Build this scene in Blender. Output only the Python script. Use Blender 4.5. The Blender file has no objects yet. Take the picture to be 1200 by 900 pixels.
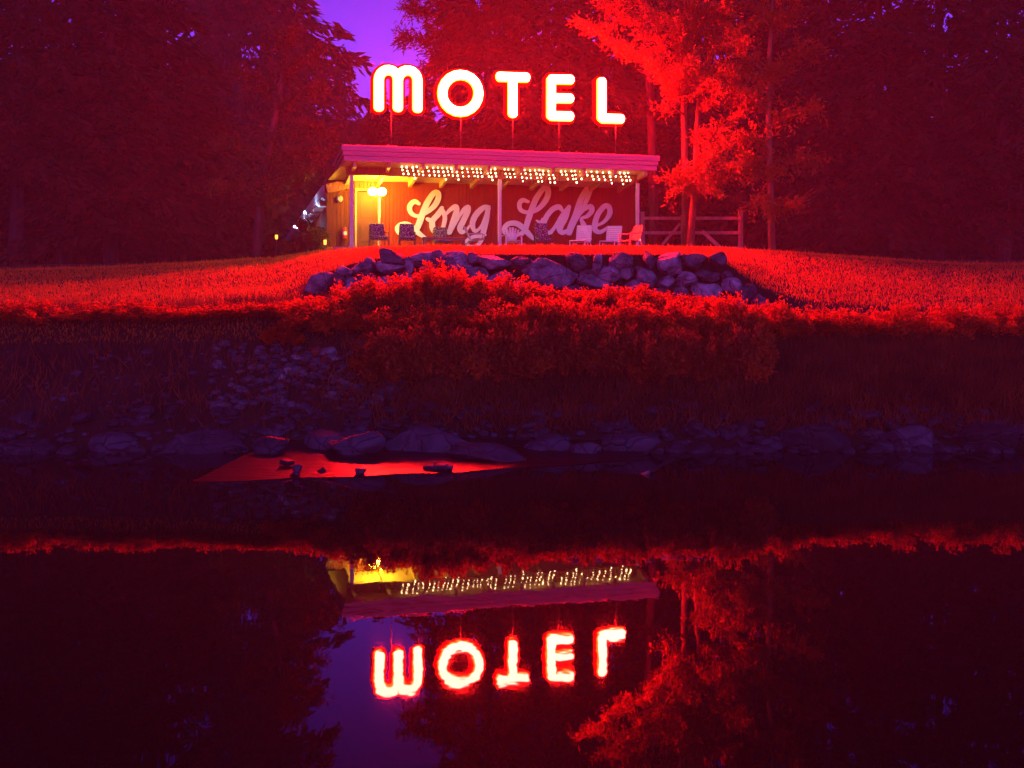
import bpy, math, random
import numpy as np
from mathutils import Vector, Matrix, noise

SC = bpy.context.scene
COL = SC.collection
F = 1280.0           # focal length in photograph pixels (1200 wide)
HZ = 355.0           # horizon row
CH = 2.88             # camera height over the pool
R = math.radians

# ------------------------------------------------------------------ helpers
def P(px, py, Y):
    return Vector(((px-600)/F*Y, Y, CH-(py-HZ)/F*Y))

TH = math.atan(.2549)
CT, ST = math.cos(TH), math.sin(TH)
X0, Y0 = (405-600)/F*40, 40.0
def BW(u, v, z):                    # building frame -> world
    return Vector((X0+u*CT-v*ST, Y0+u*ST+v*CT, z))
def BP(px, py, v):                  # point of the building frame plane v seen at a photograph pixel
    k = (px-600)/F
    u = (k*(Y0+v*CT)-X0+v*ST)/(CT-k*ST)
    Y = Y0+u*ST+v*CT
    return u, v, CH-(py-HZ)/F*Y
def BPW(px, py, v):
    return BW(*BP(px, py, v))

class MB:
    def __init__(s): s.v=[]; s.f=[]; s.sm=[]
    def add(s, vs, fs, smooth=False):
        b=len(s.v); s.v+= [tuple(p) for p in vs]; s.f+=[tuple(i+b for i in f) for f in fs]; s.sm+=[smooth]*len(fs)
        return s
    def box(s, c, d, M=None, bev=0.0):
        hx,hy,hz=d[0]/2,d[1]/2,d[2]/2
        b=min(bev,hx*.6,hy*.6,hz*.6)
        if b<=0:
            vs=[Vector((x,y,z)) for x in(-hx,hx) for y in(-hy,hy) for z in(-hz,hz)]
            fs=[(0,1,3,2),(4,6,7,5),(0,4,5,1),(2,3,7,6),(0,2,6,4),(1,5,7,3)]
        else:
            vs=[];idx={}
            for sx in(-1,1):
                for sy in(-1,1):
                    for sz in(-1,1):
                        idx[(sx,sy,sz)]=len(vs)
                        vs+= [Vector((sx*hx,sy*(hy-b),sz*(hz-b))),Vector((sx*(hx-b),sy*hy,sz*(hz-b))),Vector((sx*(hx-b),sy*(hy-b),sz*hz))]
            fs=[]
            for a in range(3):
                o=[i for i in range(3) if i!=a]
                for sg in(-1,1):
                    q=[]
                    for p1,p2 in((-1,-1),(1,-1),(1,1),(-1,1)):
                        k=[0,0,0];k[a]=sg;k[o[0]]=p1;k[o[1]]=p2
                        q.append(idx[tuple(k)]+a)
                    fs.append(tuple(q))
                # edges along axis a
                for p1,p2 in((-1,-1),(1,-1),(1,1),(-1,1)):
                    k0=[0,0,0];k0[a]=-1;k0[o[0]]=p1;k0[o[1]]=p2
                    k1=list(k0);k1[a]=1
                    i0=idx[tuple(k0)];i1=idx[tuple(k1)]
                    fs.append((i0+o[0],i0+o[1],i1+o[1],i1+o[0]))
            for k,i in idx.items(): fs.append((i,i+1,i+2))
        if M is not None: vs=[M@p for p in vs]
        c=Vector(c); return s.add([p+c for p in vs],fs)
    def bar(s,a,b,w,h=None,bev=0):  # square bar from a to b
        a=Vector(a);b=Vector(b);d=b-a;L=d.length
        if L<1e-6:return s
        h=h or w
        M=d.to_track_quat('X','Z').to_matrix()
        return s.box((a+b)/2,(L,w,h),M,bev)
    def tube(s,pts,r,n=8,cap=True):
        pts=[Vector(p) for p in pts]
        rs=r if isinstance(r,(list,tuple)) else [r]*len(pts)
        vs=[];fs=[]
        up=None
        for i,p in enumerate(pts):
            t=(pts[min(i+1,len(pts)-1)]-pts[max(i-1,0)])
            if t.length<1e-9:t=Vector((0,0,1))
            t.normalize()
            if up is None:
                up=Vector((0,0,1)) if abs(t.z)<.9 else Vector((1,0,0))
            x=t.cross(up)
            if x.length<1e-6: x=t.orthogonal()
            x.normalize(); y=x.cross(t); up=y
            for k in range(n):
                a=2*math.pi*k/n
                vs.append(p+x*math.cos(a)*rs[i]+y*math.sin(a)*rs[i])
        for i in range(len(pts)-1):
            for k in range(n):
                k2=(k+1)%n
                fs.append((i*n+k,i*n+k2,(i+1)*n+k2,(i+1)*n+k))
        if cap:
            fs.append(tuple(range(n-1,-1,-1))); fs.append(tuple((len(pts)-1)*n+k for k in range(n)))
        return s.add(vs,fs,True)
    def ball(s,c,r,n=10,m=6,sc=(1,1,1)):
        vs=[];fs=[];c=Vector(c)
        for i in range(1,m):
            a=math.pi*i/m
            for k in range(n):
                b=2*math.pi*k/n
                vs.append(c+Vector((math.sin(a)*math.cos(b)*r*sc[0],math.sin(a)*math.sin(b)*r*sc[1],math.cos(a)*r*sc[2])))
        t=len(vs);vs.append(c+Vector((0,0,r*sc[2])));vs.append(c-Vector((0,0,r*sc[2])))
        for i in range(m-2):
            for k in range(n):
                k2=(k+1)%n; fs.append((i*n+k,(i+1)*n+k,(i+1)*n+k2,i*n+k2))
        for k in range(n):
            k2=(k+1)%n; fs.append((t,k,k2)); fs.append((t+1,(m-2)*n+k2,(m-2)*n+k))
        return s.add(vs,fs,True)
    def capsule(s,a,b,r,n=14,cap=5):
        a=Vector(a);b=Vector(b);d=(b-a).normalized()
        pts=[];rs=[]
        for i in range(cap+1):
            t=math.pi/2*i/cap
            pts.append(a-d*r*math.cos(t));rs.append(max(r*math.sin(t),.002))
        for i in range(cap+1):
            t=math.pi/2*i/cap
            pts.append(b+d*r*math.sin(t));rs.append(max(r*math.cos(t),.002))
        return s.tube(pts,rs,n)
    def build(s,name,m,parent=None,loc=None):
        me=bpy.data.meshes.new(name); me.from_pydata(s.v,[],s.f)
        if any(s.sm): me.polygons.foreach_set('use_smooth',s.sm)
        me.materials.append(m); me.update()
        o=bpy.data.objects.new(name,me); COL.objects.link(o)
        if parent is not None:o.parent=parent
        if loc is not None:o.location=loc
        return o

def quads(name,V,m,parent=None,smooth=False):     # V: (n,4,3) numpy
    n=len(V); me=bpy.data.meshes.new(name)
    me.vertices.add(n*4); me.loops.add(n*4); me.polygons.add(n)
    me.vertices.foreach_set('co',V.reshape(-1).astype(np.float32))
    me.loops.foreach_set('vertex_index',np.arange(n*4,dtype=np.int32))
    me.polygons.foreach_set('loop_start',np.arange(0,n*4,4,dtype=np.int32))
    me.update(calc_edges=True); me.materials.append(m)
    o=bpy.data.objects.new(name,me); COL.objects.link(o)
    if parent is not None:o.parent=parent
    return o

def tag(o,label=None,cat=None,group=None,kind=None):
    if label:o['label']=label
    if cat:o['category']=cat
    if group:o['group']=group
    if kind:o['kind']=kind
    return o
def thing(name,label,cat,loc=(0,0,0),rz=0,group=None):
    o=bpy.data.objects.new(name,None);COL.objects.link(o)
    o.empty_display_size=.3
    o.location=loc;o.rotation_euler=(0,0,rz)
    return tag(o,label,cat,group)
def dup(root,loc,rz,label,group=None,scale=None):
    r=root.copy();COL.objects.link(r);r.location=loc;r.rotation_euler=(0,0,rz);r['label']=label
    if group:r['group']=group
    if scale:r.scale=scale
    for ch in list(root.children):
        c=ch.copy();COL.objects.link(c);c.parent=r
        for g in ch.children:
            d=g.copy();COL.objects.link(d);d.parent=c
    return r

# ------------------------------------------------------------------ materials
def mat(name,c,rough=.8,c2=None,scale=3.0,bump=0.0,bscale=None,spec=.3,stretch=(1,1,1),detail=5,trans=0,metal=0,mid=.5,width=.18):
    m=bpy.data.materials.new(name);m.use_nodes=True
    nt=m.node_tree;b=nt.nodes['Principled BSDF']
    b.inputs['Roughness'].default_value=rough
    b.inputs['Specular IOR Level'].default_value=spec
    b.inputs['Metallic'].default_value=metal
    b.inputs['Base Color'].default_value=(*c,1)
    if c2 or bump:
        tc=nt.nodes.new('ShaderNodeTexCoord');mp=nt.nodes.new('ShaderNodeMapping')
        mp.inputs['Scale'].default_value=stretch
        nt.links.new(tc.outputs['Object'],mp.inputs[0])
    if c2:
        n=nt.nodes.new('ShaderNodeTexNoise');n.inputs['Scale'].default_value=scale;n.inputs['Detail'].default_value=detail
        nt.links.new(mp.outputs[0],n.inputs['Vector'])
        r=nt.nodes.new('ShaderNodeValToRGB')
        r.color_ramp.elements[0].position=mid-width;r.color_ramp.elements[1].position=mid+width
        r.color_ramp.elements[0].color=(*c,1);r.color_ramp.elements[1].color=(*c2,1)
        nt.links.new(n.outputs['Fac'],r.inputs[0]);nt.links.new(r.outputs[0],b.inputs['Base Color'])
    if bump:
        n2=nt.nodes.new('ShaderNodeTexNoise');n2.inputs['Scale'].default_value=bscale or scale*4;n2.inputs['Detail'].default_value=6
        nt.links.new(mp.outputs[0],n2.inputs['Vector'])
        bp=nt.nodes.new('ShaderNodeBump');bp.inputs['Strength'].default_value=bump;bp.inputs['Distance'].default_value=.05
        nt.links.new(n2.outputs['Fac'],bp.inputs['Height']);nt.links.new(bp.outputs[0],b.inputs['Normal'])
    if trans:
        t=nt.nodes.new('ShaderNodeBsdfTranslucent');mx=nt.nodes.new('ShaderNodeMixShader');mx.inputs[0].default_value=trans
        if c2: nt.links.new(r.outputs[0],t.inputs[0])
        else: t.inputs[0].default_value=(*c,1)
        out=nt.nodes['Material Output']
        nt.links.new(b.outputs[0],mx.inputs[1]);nt.links.new(t.outputs[0],mx.inputs[2]);nt.links.new(mx.outputs[0],out.inputs[0])
    return m
def emis(name,c,s):
    m=bpy.data.materials.new(name);m.use_nodes=True;nt=m.node_tree
    nt.nodes.clear();e=nt.nodes.new('ShaderNodeEmission');o=nt.nodes.new('ShaderNodeOutputMaterial')
    e.inputs[0].default_value=(*c,1);e.inputs[1].default_value=s;nt.links.new(e.outputs[0],o.inputs[0])
    return m

def plank_mat(name,c,c2,w=.15):
    m=mat(name,c,.7,c2,2.0,stretch=(6,6,.5))
    nt=m.node_tree;b=nt.nodes['Principled BSDF']
    tc=nt.nodes.new('ShaderNodeTexCoord');sp=nt.nodes.new('ShaderNodeSeparateXYZ')
    nt.links.new(tc.outputs['Object'],sp.inputs[0])
    ad=nt.nodes.new('ShaderNodeMath');ad.operation='ADD';nt.links.new(sp.outputs[0],ad.inputs[0]);nt.links.new(sp.outputs[1],ad.inputs[1])
    dv=nt.nodes.new('ShaderNodeMath');dv.operation='DIVIDE';nt.links.new(ad.outputs[0],dv.inputs[0]);dv.inputs[1].default_value=w
    fr=nt.nodes.new('ShaderNodeMath');fr.operation='FRACT';nt.links.new(dv.outputs[0],fr.inputs[0])
    pp=nt.nodes.new('ShaderNodeMath');pp.operation='PINGPONG';nt.links.new(fr.outputs[0],pp.inputs[0]);pp.inputs[1].default_value=.5
    mr=nt.nodes.new('ShaderNodeMapRange');mr.inputs[1].default_value=0;mr.inputs[2].default_value=.09
    nt.links.new(pp.outputs[0],mr.inputs[0])
    bp=nt.nodes.new('ShaderNodeBump');bp.inputs['Distance'].default_value=.03;bp.inputs['Strength'].default_value=1
    nt.links.new(mr.outputs[0],bp.inputs['Height']);nt.links.new(bp.outputs[0],b.inputs['Normal'])
    return m

M={}
M['neon']=emis('neon_core',(1,.0055,.0040),1400)
M['neon_bloom']=emis('neon_bloom',(1,.0024,.00002),650)  # glowing yellow rim added to imitate bloom around the tubes
M['halo_back']=mat('red_halo_back',(.70,.006,.001),.5,(.78,.008,.0015),3,spec=0)  # red backing added to give the letters a halo
M['bulb']=emis('warm_bulb',(1,.60,.28),13)
M['lamp']=emis('yellow_lamp',(1,.60,.03),400)
M['lantern']=emis('lantern_glow',(1,.36,.04),3.5)
M['cold']=emis('cold_lamp',(.45,.58,1),800)
M['redwall']=plank_mat('red_planks',(.22,.018,.003),(.28,.026,.004))
M['darkwall']=plank_mat('dark_planks',(.07,.010,.004),(.11,.018,.006))
M['brownwall']=plank_mat('brown_planks',(.22,.075,.03),(.30,.10,.04))
M['door']=mat('door_paint',(.08,.025,.008),.5,(.12,.04,.012),2)
M['fascia']=mat('fascia_paint',(.46,.14,.24),.6,(.56,.18,.28),1.5,stretch=(.3,1,3))
M['white']=mat('white_paint',(.72,.72,.72),.5,(.82,.82,.82),2)
M['wood']=mat('rafter_wood',(.40,.26,.12),.7,(.52,.35,.17),2,stretch=(1,1,4))
M['ceil']=plank_mat('ceiling_boards',(.50,.38,.20),(.60,.46,.25),.2)
M['roof']=mat('roof_felt',(.06,.05,.05),.9,(.10,.09,.09),3,.4,20)
M['post']=mat('post_paint',(.50,.48,.50),.6,(.60,.57,.58),3)
M['metal']=mat('grey_metal',(.35,.35,.37),.4,metal=.4)
M['darkmetal']=mat('dark_metal',(.06,.055,.06),.5)
M['dist']=mat('weathered_wood',(.16,.11,.09),.85,(.26,.19,.16),6,.4,20,stretch=(1,1,.4))
M['bark']=mat('bark',(.035,.022,.02),.95,(.08,.055,.05),5,.8,12,stretch=(1,1,.25))
M['palebark']=mat('pale_bark',(.10,.045,.025),.9,(.24,.11,.06),5,.6,12,stretch=(1,1,.3))
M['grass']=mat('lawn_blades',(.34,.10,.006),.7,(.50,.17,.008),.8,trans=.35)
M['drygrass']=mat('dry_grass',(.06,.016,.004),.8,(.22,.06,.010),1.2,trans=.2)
M['soil']=mat('bank_soil',(.014,.006,.003),.95,(.04,.018,.012),.9,.9,6)
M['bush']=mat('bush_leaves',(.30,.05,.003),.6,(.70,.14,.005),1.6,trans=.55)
M['shadebush']=mat('shaded_shrub_leaves',(.16,.03,.003),.7,(.45,.09,.005),1.2,trans=.3)  # darker copy of the bush leaves, shade of the low bank put in
M['needle']=mat('conifer_needles',(.022,.010,.001),.8,(.060,.024,.002),1.0,trans=.15)
M['leaf']=mat('broad_leaves',(.03,.035,.008),.6,(.075,.07,.015),1.2,trans=.3)
M['litleaf']=mat('spray_leaves',(.14,.05,.003),.55,(.34,.12,.006),1.2,trans=.3)
M['stone']=mat('wall_stone',(.05,.045,.065),.9,(.26,.22,.30),3.2,1.0,15)
M['darkstone']=mat('river_stone',(.02,.016,.028),.7,(.055,.045,.075),2.2,.7,8)
M['palestone']=mat('pale_stone',(.09,.08,.10),.85,(.22,.20,.25),4,.6,12)
M['plastic']=mat('chair_plastic',(.62,.60,.62),.4,(.70,.68,.70),3)
M['strap']=mat('chair_strap',(.70,.68,.70),.5,(.78,.76,.78),3)
M['orange']=mat('orange_lit_plastic',(.60,.22,.12),.4,(.68,.28,.15),3)  # white plastic with the orange light on it put into the colour
M['floral']=mat('floral_cloth',(.03,.025,.06),.9,(.32,.30,.38),22,detail=2,mid=.56,width=.04)
M['red']=mat('extinguisher_red',(.60,.02,.02),.35)
M['label']=mat('paper_label',(.75,.72,.65),.7)
M['terracotta']=mat('plant_pot',(.30,.11,.06),.8,(.38,.15,.09),4)
M['slab']=mat('porch_concrete',(.22,.20,.19),.9,(.30,.28,.26),3)
M['script']=mat('script_paint',(.78,.77,.76),.6,(.84,.83,.82),2)

def vary(m):
    nt=m.node_tree;b=nt.nodes['Principled BSDF'];l=b.inputs['Base Color'].links[0];src=l.from_socket
    oi=nt.nodes.new('ShaderNodeObjectInfo');mr=nt.nodes.new('ShaderNodeMapRange');mr.inputs[3].default_value=.45;mr.inputs[4].default_value=1.45
    hs=nt.nodes.new('ShaderNodeHueSaturation');nt.links.new(oi.outputs['Random'],mr.inputs[0]);nt.links.new(mr.outputs[0],hs.inputs['Value'])
    nt.links.new(src,hs.inputs['Color']);nt.links.new(hs.outputs[0],b.inputs['Base Color'])
    # cracks
    tc=nt.nodes.new('ShaderNodeTexCoord');v=nt.nodes.new('ShaderNodeTexVoronoi');v.feature='DISTANCE_TO_EDGE';v.inputs['Scale'].default_value=2.2
    n=nt.nodes.new('ShaderNodeTexNoise');n.inputs['Scale'].default_value=3;mx=nt.nodes.new('ShaderNodeMix');mx.data_type='RGBA';mx.inputs[0].default_value=.25
    nt.links.new(tc.outputs['Object'],n.inputs['Vector']);nt.links.new(tc.outputs['Object'],mx.inputs[6]);nt.links.new(n.outputs['Color'],mx.inputs[7]);nt.links.new(mx.outputs[2],v.inputs['Vector'])
    m2=nt.nodes.new('ShaderNodeMapRange');m2.inputs[1].default_value=0;m2.inputs[2].default_value=.05
    nt.links.new(v.outputs['Distance'],m2.inputs[0]);b2=nt.nodes.new('ShaderNodeBump');b2.inputs['Distance'].default_value=.05;b2.inputs['Strength'].default_value=.8
    nt.links.new(m2.outputs[0],b2.inputs['Height']);old=b.inputs['Normal'].links[0].from_socket
    nt.links.new(old,b2.inputs['Normal']);nt.links.new(b2.outputs[0],b.inputs['Normal'])
vary(M['stone']);vary(M['darkstone']);vary(M['palestone'])
# ------------------------------------------------------------------ world, sun, camera
w=bpy.data.worlds.new('World');SC.world=w;w.use_nodes=True
nt=w.node_tree;bg=nt.nodes['Background']
SE,SR=R(1.5),R(200)
sky=nt.nodes.new('ShaderNodeTexSky');sky.sky_type='NISHITA';sky.sun_disc=False
sky.sun_elevation=SE;sky.sun_rotation=SR
mul=nt.nodes.new('ShaderNodeMix');mul.data_type='RGBA';mul.blend_type='MULTIPLY';mul.inputs[0].default_value=1
nt.links.new(sky.outputs[0],mul.inputs[6]);mul.inputs[7].default_value=(1.9,.45,11,1)
tcw=nt.nodes.new('ShaderNodeTexCoord');sw=nt.nodes.new('ShaderNodeSeparateXYZ');mw=nt.nodes.new('ShaderNodeMapRange')
nt.links.new(tcw.outputs['Generated'],sw.inputs[0]);nt.links.new(sw.outputs[2],mw.inputs[0])
mw.inputs[1].default_value=.22;mw.inputs[2].default_value=.42;mw.inputs[3].default_value=.10;mw.inputs[4].default_value=.016
nt.links.new(mul.outputs[2],bg.inputs[0]);nt.links.new(mw.outputs[0],bg.inputs[1])

s=bpy.data.lights.new('dusk_glow','SUN');s.energy=1.15;s.color=(.20,.20,1.0);s.angle=R(45)
so=bpy.data.objects.new('sun',s);COL.objects.link(so)
so.rotation_euler=(R(62),0,R(14))      # the last light of dusk comes from behind the camera

cam=bpy.data.cameras.new('camera');co=bpy.data.objects.new('camera',cam);COL.objects.link(co)
co.location=(0,0,CH);co.rotation_euler=(R(90),0,0)
cam.sensor_width=36;cam.lens=36*F/1200;cam.shift_y=(HZ-450)/1200;cam.clip_end=2000
SC.camera=co
vs=SC.view_settings;vs.view_transform='Standard';vs.look='None';vs.exposure=0;vs.gamma=1
SC.cycles.use_denoising=True
SC.cycles.max_bounces=6;SC.cycles.diffuse_bounces=3;SC.cycles.glossy_bounces=3;SC.cycles.volume_bounces=0
SC.cycles.sample_clamp_indirect=12
SC.render.film_transparent=False

# ------------------------------------------------------------------ terrain
rowsY=[8,11,13,14.5,16,17.5,20,25,30,34,34.7,35.35,36.5,38,41,48,60,100,300]
pre  =[-1.5,-1.1,-.6,-.30,-.06,.16,.55]
cols={
 -900:pre+[1.0,1.6,2.0,2.1,2.2,2.5,2.8,3.4,4.2,4.8,7,20],
 100:pre+[1.2,2.0,2.5,2.6,2.7,3.0,3.4,4.1,4.6,4.9,7,20],
 319:pre+[1.25,2.15,2.75,2.86,2.97,3.25,3.9,4.5,4.75,4.9,7,20],
 352:pre+[1.25,2.15,2.85,2.95,3.20,3.65,4.2,4.65,4.85,4.9,7,20],
 385:pre+[1.25,2.15,2.85,2.95,3.70,4.0,4.45,4.82,4.9,4.9,7,20],
 430:pre+[1.25,2.15,2.85,2.95,4.10,4.35,4.64,4.88,4.9,4.9,7,20],
 520:pre+[1.25,2.2,2.9,3.0,4.25,4.5,4.68,4.88,4.9,4.9,7,20],
 760:pre+[1.25,2.2,2.9,3.0,4.25,4.45,4.66,4.88,4.9,4.9,7,20],
 840:pre+[1.2,2.05,2.7,2.8,4.15,4.35,4.62,4.88,4.9,4.9,7,20],
 862:pre+[1.15,1.95,2.5,2.55,3.75,4.05,4.5,4.85,4.9,4.9,7,20],
 890:pre+[1.1,1.8,2.3,2.35,3.20,3.7,4.25,4.8,4.9,4.9,7,20],
 940:pre+[1.05,1.65,2.1,2.2,2.75,3.3,3.9,4.7,4.9,4.9,7,20],
 1100:pre+[1.0,1.6,2.0,2.1,2.4,2.9,3.4,4.3,4.8,4.9,7,20],
 2100:pre+[1.0,1.5,2.0,2.1,2.2,2.6,3.0,3.8,4.5,4.9,7,20]}
ck=sorted(cols);CK=np.array(ck);ROW0=np.array(rowsY,float);TAB=np.array([cols[k] for k in ck],float)
def gy(Y): return float(np.interp(Y,[8,13,14.5,16,17.5,20,25,30,31,32.5,34,34.7,35.35,36.5,38,41,300],[10,18.2,19.8,21.4,22,23,24.3,25.6,26,26.8,29.5,30,30.6,33,36.5,41,300]))
ROW=np.array([gy(v) for v in ROW0])
_py=391-(TAB-1.7)*F/ROW0[None,:]
TAB=np.where(((ROW0>17)&(ROW0<42))[None,:],CH-(_py-HZ)*ROW[None,:]/F,TAB)
def ground(x,y):
    y=max(y,8.0);px=600+F*x/y
    px=min(max(px,ck[0]),ck[-1])
    i=int(np.searchsorted(CK,px)-1);i=min(max(i,0),len(ck)-2)
    t=(px-ck[i])/(ck[i+1]-ck[i])
    j=int(np.searchsorted(ROW,y)-1);j=min(max(j,0),len(ROW)-2)
    q=min((y-ROW[j])/(ROW[j+1]-ROW[j]),1)
    a=TAB[i,j]*(1-q)+TAB[i,j+1]*q;b=TAB[i+1,j]*(1-q)+TAB[i+1,j+1]*q
    z=a*(1-t)+b*t
    z+=.10*noise.noise(Vector((x*.35,y*.35,0)))*(1 if y<28 else .3)
    z+=.05*noise.noise(Vector((x*1.3,y*1.3,3)))*(1 if y<28 else .25)
    return z
def build_ground():
    ys=[8,12,15,17,18]+list(np.arange(18.5,29.5,.25))+[29.5,29.75,30,30.3,30.6]+list(np.arange(31,42,.5))+list(np.arange(43,60,1.5))+[64,70,80,100,130,170,230,300]
    pxs=list(range(-1500,200,70))+list(range(200,1000,9))+list(range(1000,2700,70))
    vs=[];fs=[]
    for y in ys:
        for p in pxs:
            x=(p-600)/F*y;vs.append((x,y,ground(x,y)))
    n=len(pxs)
    for j in range(len(ys)-1):
        for i in range(n-1):
            fs.append((j*n+i,j*n+i+1,(j+1)*n+i+1,(j+1)*n+i))
    b=MB();b.add(vs,fs,True);return b.build('ground',M['soil'])
tag(build_ground(),kind='structure')

# ------------------------------------------------------------------ water
def water_mat(name,rough,bump,scale,stretch,base=(.004,.002,.004),dist=.02):
    m=bpy.data.materials.new(name);m.use_nodes=True;nt=m.node_tree;b=nt.nodes['Principled BSDF']
    b.inputs['Base Color'].default_value=(*base,1);b.inputs['Roughness'].default_value=rough;b.inputs['IOR'].default_value=1.33
    tc=nt.nodes.new('ShaderNodeTexCoord');mp=nt.nodes.new('ShaderNodeMapping');mp.inputs['Scale'].default_value=stretch
    n=nt.nodes.new('ShaderNodeTexNoise');n.inputs['Scale'].default_value=scale;n.inputs['Detail'].default_value=3
    bp=nt.nodes.new('ShaderNodeBump');bp.inputs['Strength'].default_value=bump;bp.inputs['Distance'].default_value=dist
    nt.links.new(tc.outputs['Object'],mp.inputs[0]);nt.links.new(mp.outputs[0],n.inputs['Vector'])
    nt.links.new(n.outputs['Fac'],bp.inputs['Height']);nt.links.new(bp.outputs[0],b.inputs['Normal'])
    return m
M['pool']=water_mat('pool_water',.016,.055,1.3,(1.6,1.1,1))
M['riffle']=water_mat('riffle_water',.28,.7,3.5,(.6,2,1))
b=MB();b.add([(-160,-60,0),(160,-60,0),(160,60,0),(-160,60,0)],[(0,1,2,3)])
tag(b.build('water',M['pool']),kind='structure')
# the shallow current that slides over a low sill into the still pool
def riffle():
    b=MB();pxs=list(range(226,760,6));n=14;vs=[];fs=[]
    for p in pxs:
        y0=562-(p-319)*.040 if p<520 else 554-(p-520)*.062
        y0+=.7*math.sin(p*.05)
        Yn=F*CH/(y0-HZ)
        for k in range(n):
            s=k/(n-1)*3.4*min(1,max(.04,(p-226)/110))
            z=.006+(.085*s if s<1.7 else .1445+.03*(s-1.7))+.004*noise.noise(Vector((p*.02,s*2,0)))*min(1,s)
            Y=Yn+s
            vs.append(((p-600)/F*Y,Y,z))
    for i in range(len(pxs)-1):
        for k in range(n-1):
            fs.append((i*n+k,(i+1)*n+k,(i+1)*n+k+1,i*n+k+1))
    b.add(vs,fs,True);return b.build('shallow_water',M['riffle'])
tag(riffle(),kind='structure')

# ------------------------------------------------------------------ rocks
def ico(sub):
    import bmesh
    bm=bmesh.new();bmesh.ops.create_icosphere(bm,subdivisions=sub,radius=1)
    v=np.array([x.co[:] for x in bm.verts]);f=[tuple(q.index for q in x.verts) for x in bm.faces];bm.free();return v,f
ICO3=ico(4);ICO2=ico(3)
def rock_mesh(b,c,size,seed,rz=0,tilt=0,facets=9,lo=.62,hires=True,M3=None):
    rng=np.random.RandomState(seed)
    v,f=(ICO3 if hires else ICO2);v=v.copy()
    for k in range(facets):
        n=rng.normal(size=3);n/=np.linalg.norm(n);d=rng.uniform(lo,.92)
        t=v@n-d;t=np.maximum(t,0)*.93;v-=t[:,None]*n[None,:]
    off=Vector(rng.uniform(-50,50,3))
    for i in range(len(v)):
        p=Vector(v[i]);q=noise.noise(p*1.6+off)*.10+noise.noise(p*4.5+off)*.05+noise.noise(p*11+off)*.02
        v[i]*=1+q
    mx=np.abs(v).max(axis=0);v=v/mx[None,:]
    v=v*np.array(size)[None,:]
    Mr=Matrix.Rotation(rz,3,'Z')@Matrix.Rotation(tilt,3,'Y')
    v=v@np.array(Mr).T
    return b.add((v+np.array(c)[None,:]).tolist(),f,True)

# the boulder wall: cx, cy, half width, half height (photograph px), tilt degrees
WALL=[(374,333,20,13,-18),(399,330,10,10,10),(409,335,14,11,0),(402,318,12,7,-10),(424,314,17,8,-25),(431,310,9,9,-60),(458,302,18,10,8),(455,314,19,9,-4),
(480,312,9,11,0),(497,303,17,9,-12),(500,315,12,7,-10),(514,303,12,10,0),(534,307,20,13,5),(553,304,8,8,0),(576,307,24,9,3),(611,309,13,9,-10),(622,318,14,12,0),
(646,320,30,21,22),(674,307,14,11,0),(687,320,9,8,0),(700,309,6,15,16),(697,330,22,8,12),(725,306,17,11,0),(713,321,14,11,0),(736,320,10,9,-30),
(746,315,4,4,0),(756,327,16,14,15),(718,341,16,8,-10),(741,336,9,8,0),(760,305,9,11,0),(787,309,17,14,-28),(812,306,16,11,0),(839,305,12,10,0),
(781,331,10,10,10),(803,328,14,10,0),(829,324,15,9,0),(850,324,8,8,0),(796,344,10,8,0),(826,343,20,12,8),(857,337,12,12,20),(874,345,11,13,30),
(866,361,9,8,0),(849,361,12,10,0),(877,366,10,9,0),(830,364,14,9,0),(890,356,10,12,0),(895,374,12,10,0),(905,366,10,10,0),(915,380,12,9,0),
(857,376,12,8,0),(876,382,10,8,0),(768,346,14,8,0),(742,351,14,8,0),(672,343,16,9,0),(690,350,15,8,0),(640,350,20,10,0),(612,340,16,12,0),
(585,327,18,11,0),(558,325,15,12,0),(531,332,17,12,0),(505,331,16,11,0),(478,331,15,11,0),(452,331,16,10,0),(430,330,13,11,0),
(580,347,16,10,0),(550,347,16,10,0),(518,350,16,9,0),(487,350,16,9,0),(455,348,16,9,0),(430,350,14,9,0),(400,352,16,8,0),(377,350,13,8,0),(800,360,16,9,0),(770,362,16,9,0)]
def wallY(px):
    return 34.95-(max(0,px-850)*.012)+ (max(0,400-px)*.004)
wall=thing('boulder_wall','low retaining wall of stacked grey boulders at the lawn edge','stone wall',P(600,345,30.2))
for i,(cx,cy,hw,hh,tl) in enumerate(WALL):
    Y=gy(wallY(cx))+(((i*37)%11)/11-.5)*.2-(.15*(cy-305)/40)
    s=Y/F;c=P(cx,cy,Y)-Vector(wall.location)
    b=MB();rock_mesh(b,c,(hw*s*1.03,(.24+.4*min(hw,hh)*s),hh*s*1.05),100+i,0,R(tl),facets=15,lo=.52)
    o=b.build('boulder',M['stone'],wall)
    if (cx,cy)==(646,320):o['label']='huge rounded boulder, the largest of the wall'
    if (cx,cy)==(700,309):o['label']='narrow upright wedge stone'
b=MB()   # earth core behind the stones, pieces of the same wall
core=[]
for cx in range(360,925,10):
    x=(cx-600)/F*30.4
    core.append((x,ground((cx-600)/F*29.9,29.9)-.3,ground((cx-600)/F*30.65,30.65)-.07))
vs=[];fs=[]
L=wall.location
for i,(x,z0,z1) in enumerate(core):
    vs+=[(x-L.x,30.26-L.y,z0-L.z),(x-L.x,30.34-L.y,z1-L.z),(x-L.x,30.8-L.y,z1-.02-L.z)]
for i in range(len(core)-1):
    a=i*3;fs+=[(a,a+3,a+4,a+1),(a+1,a+4,a+5,a+2)]
b.add(vs,fs,True);b.build('earth_core',M['soil'],wall)

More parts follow.
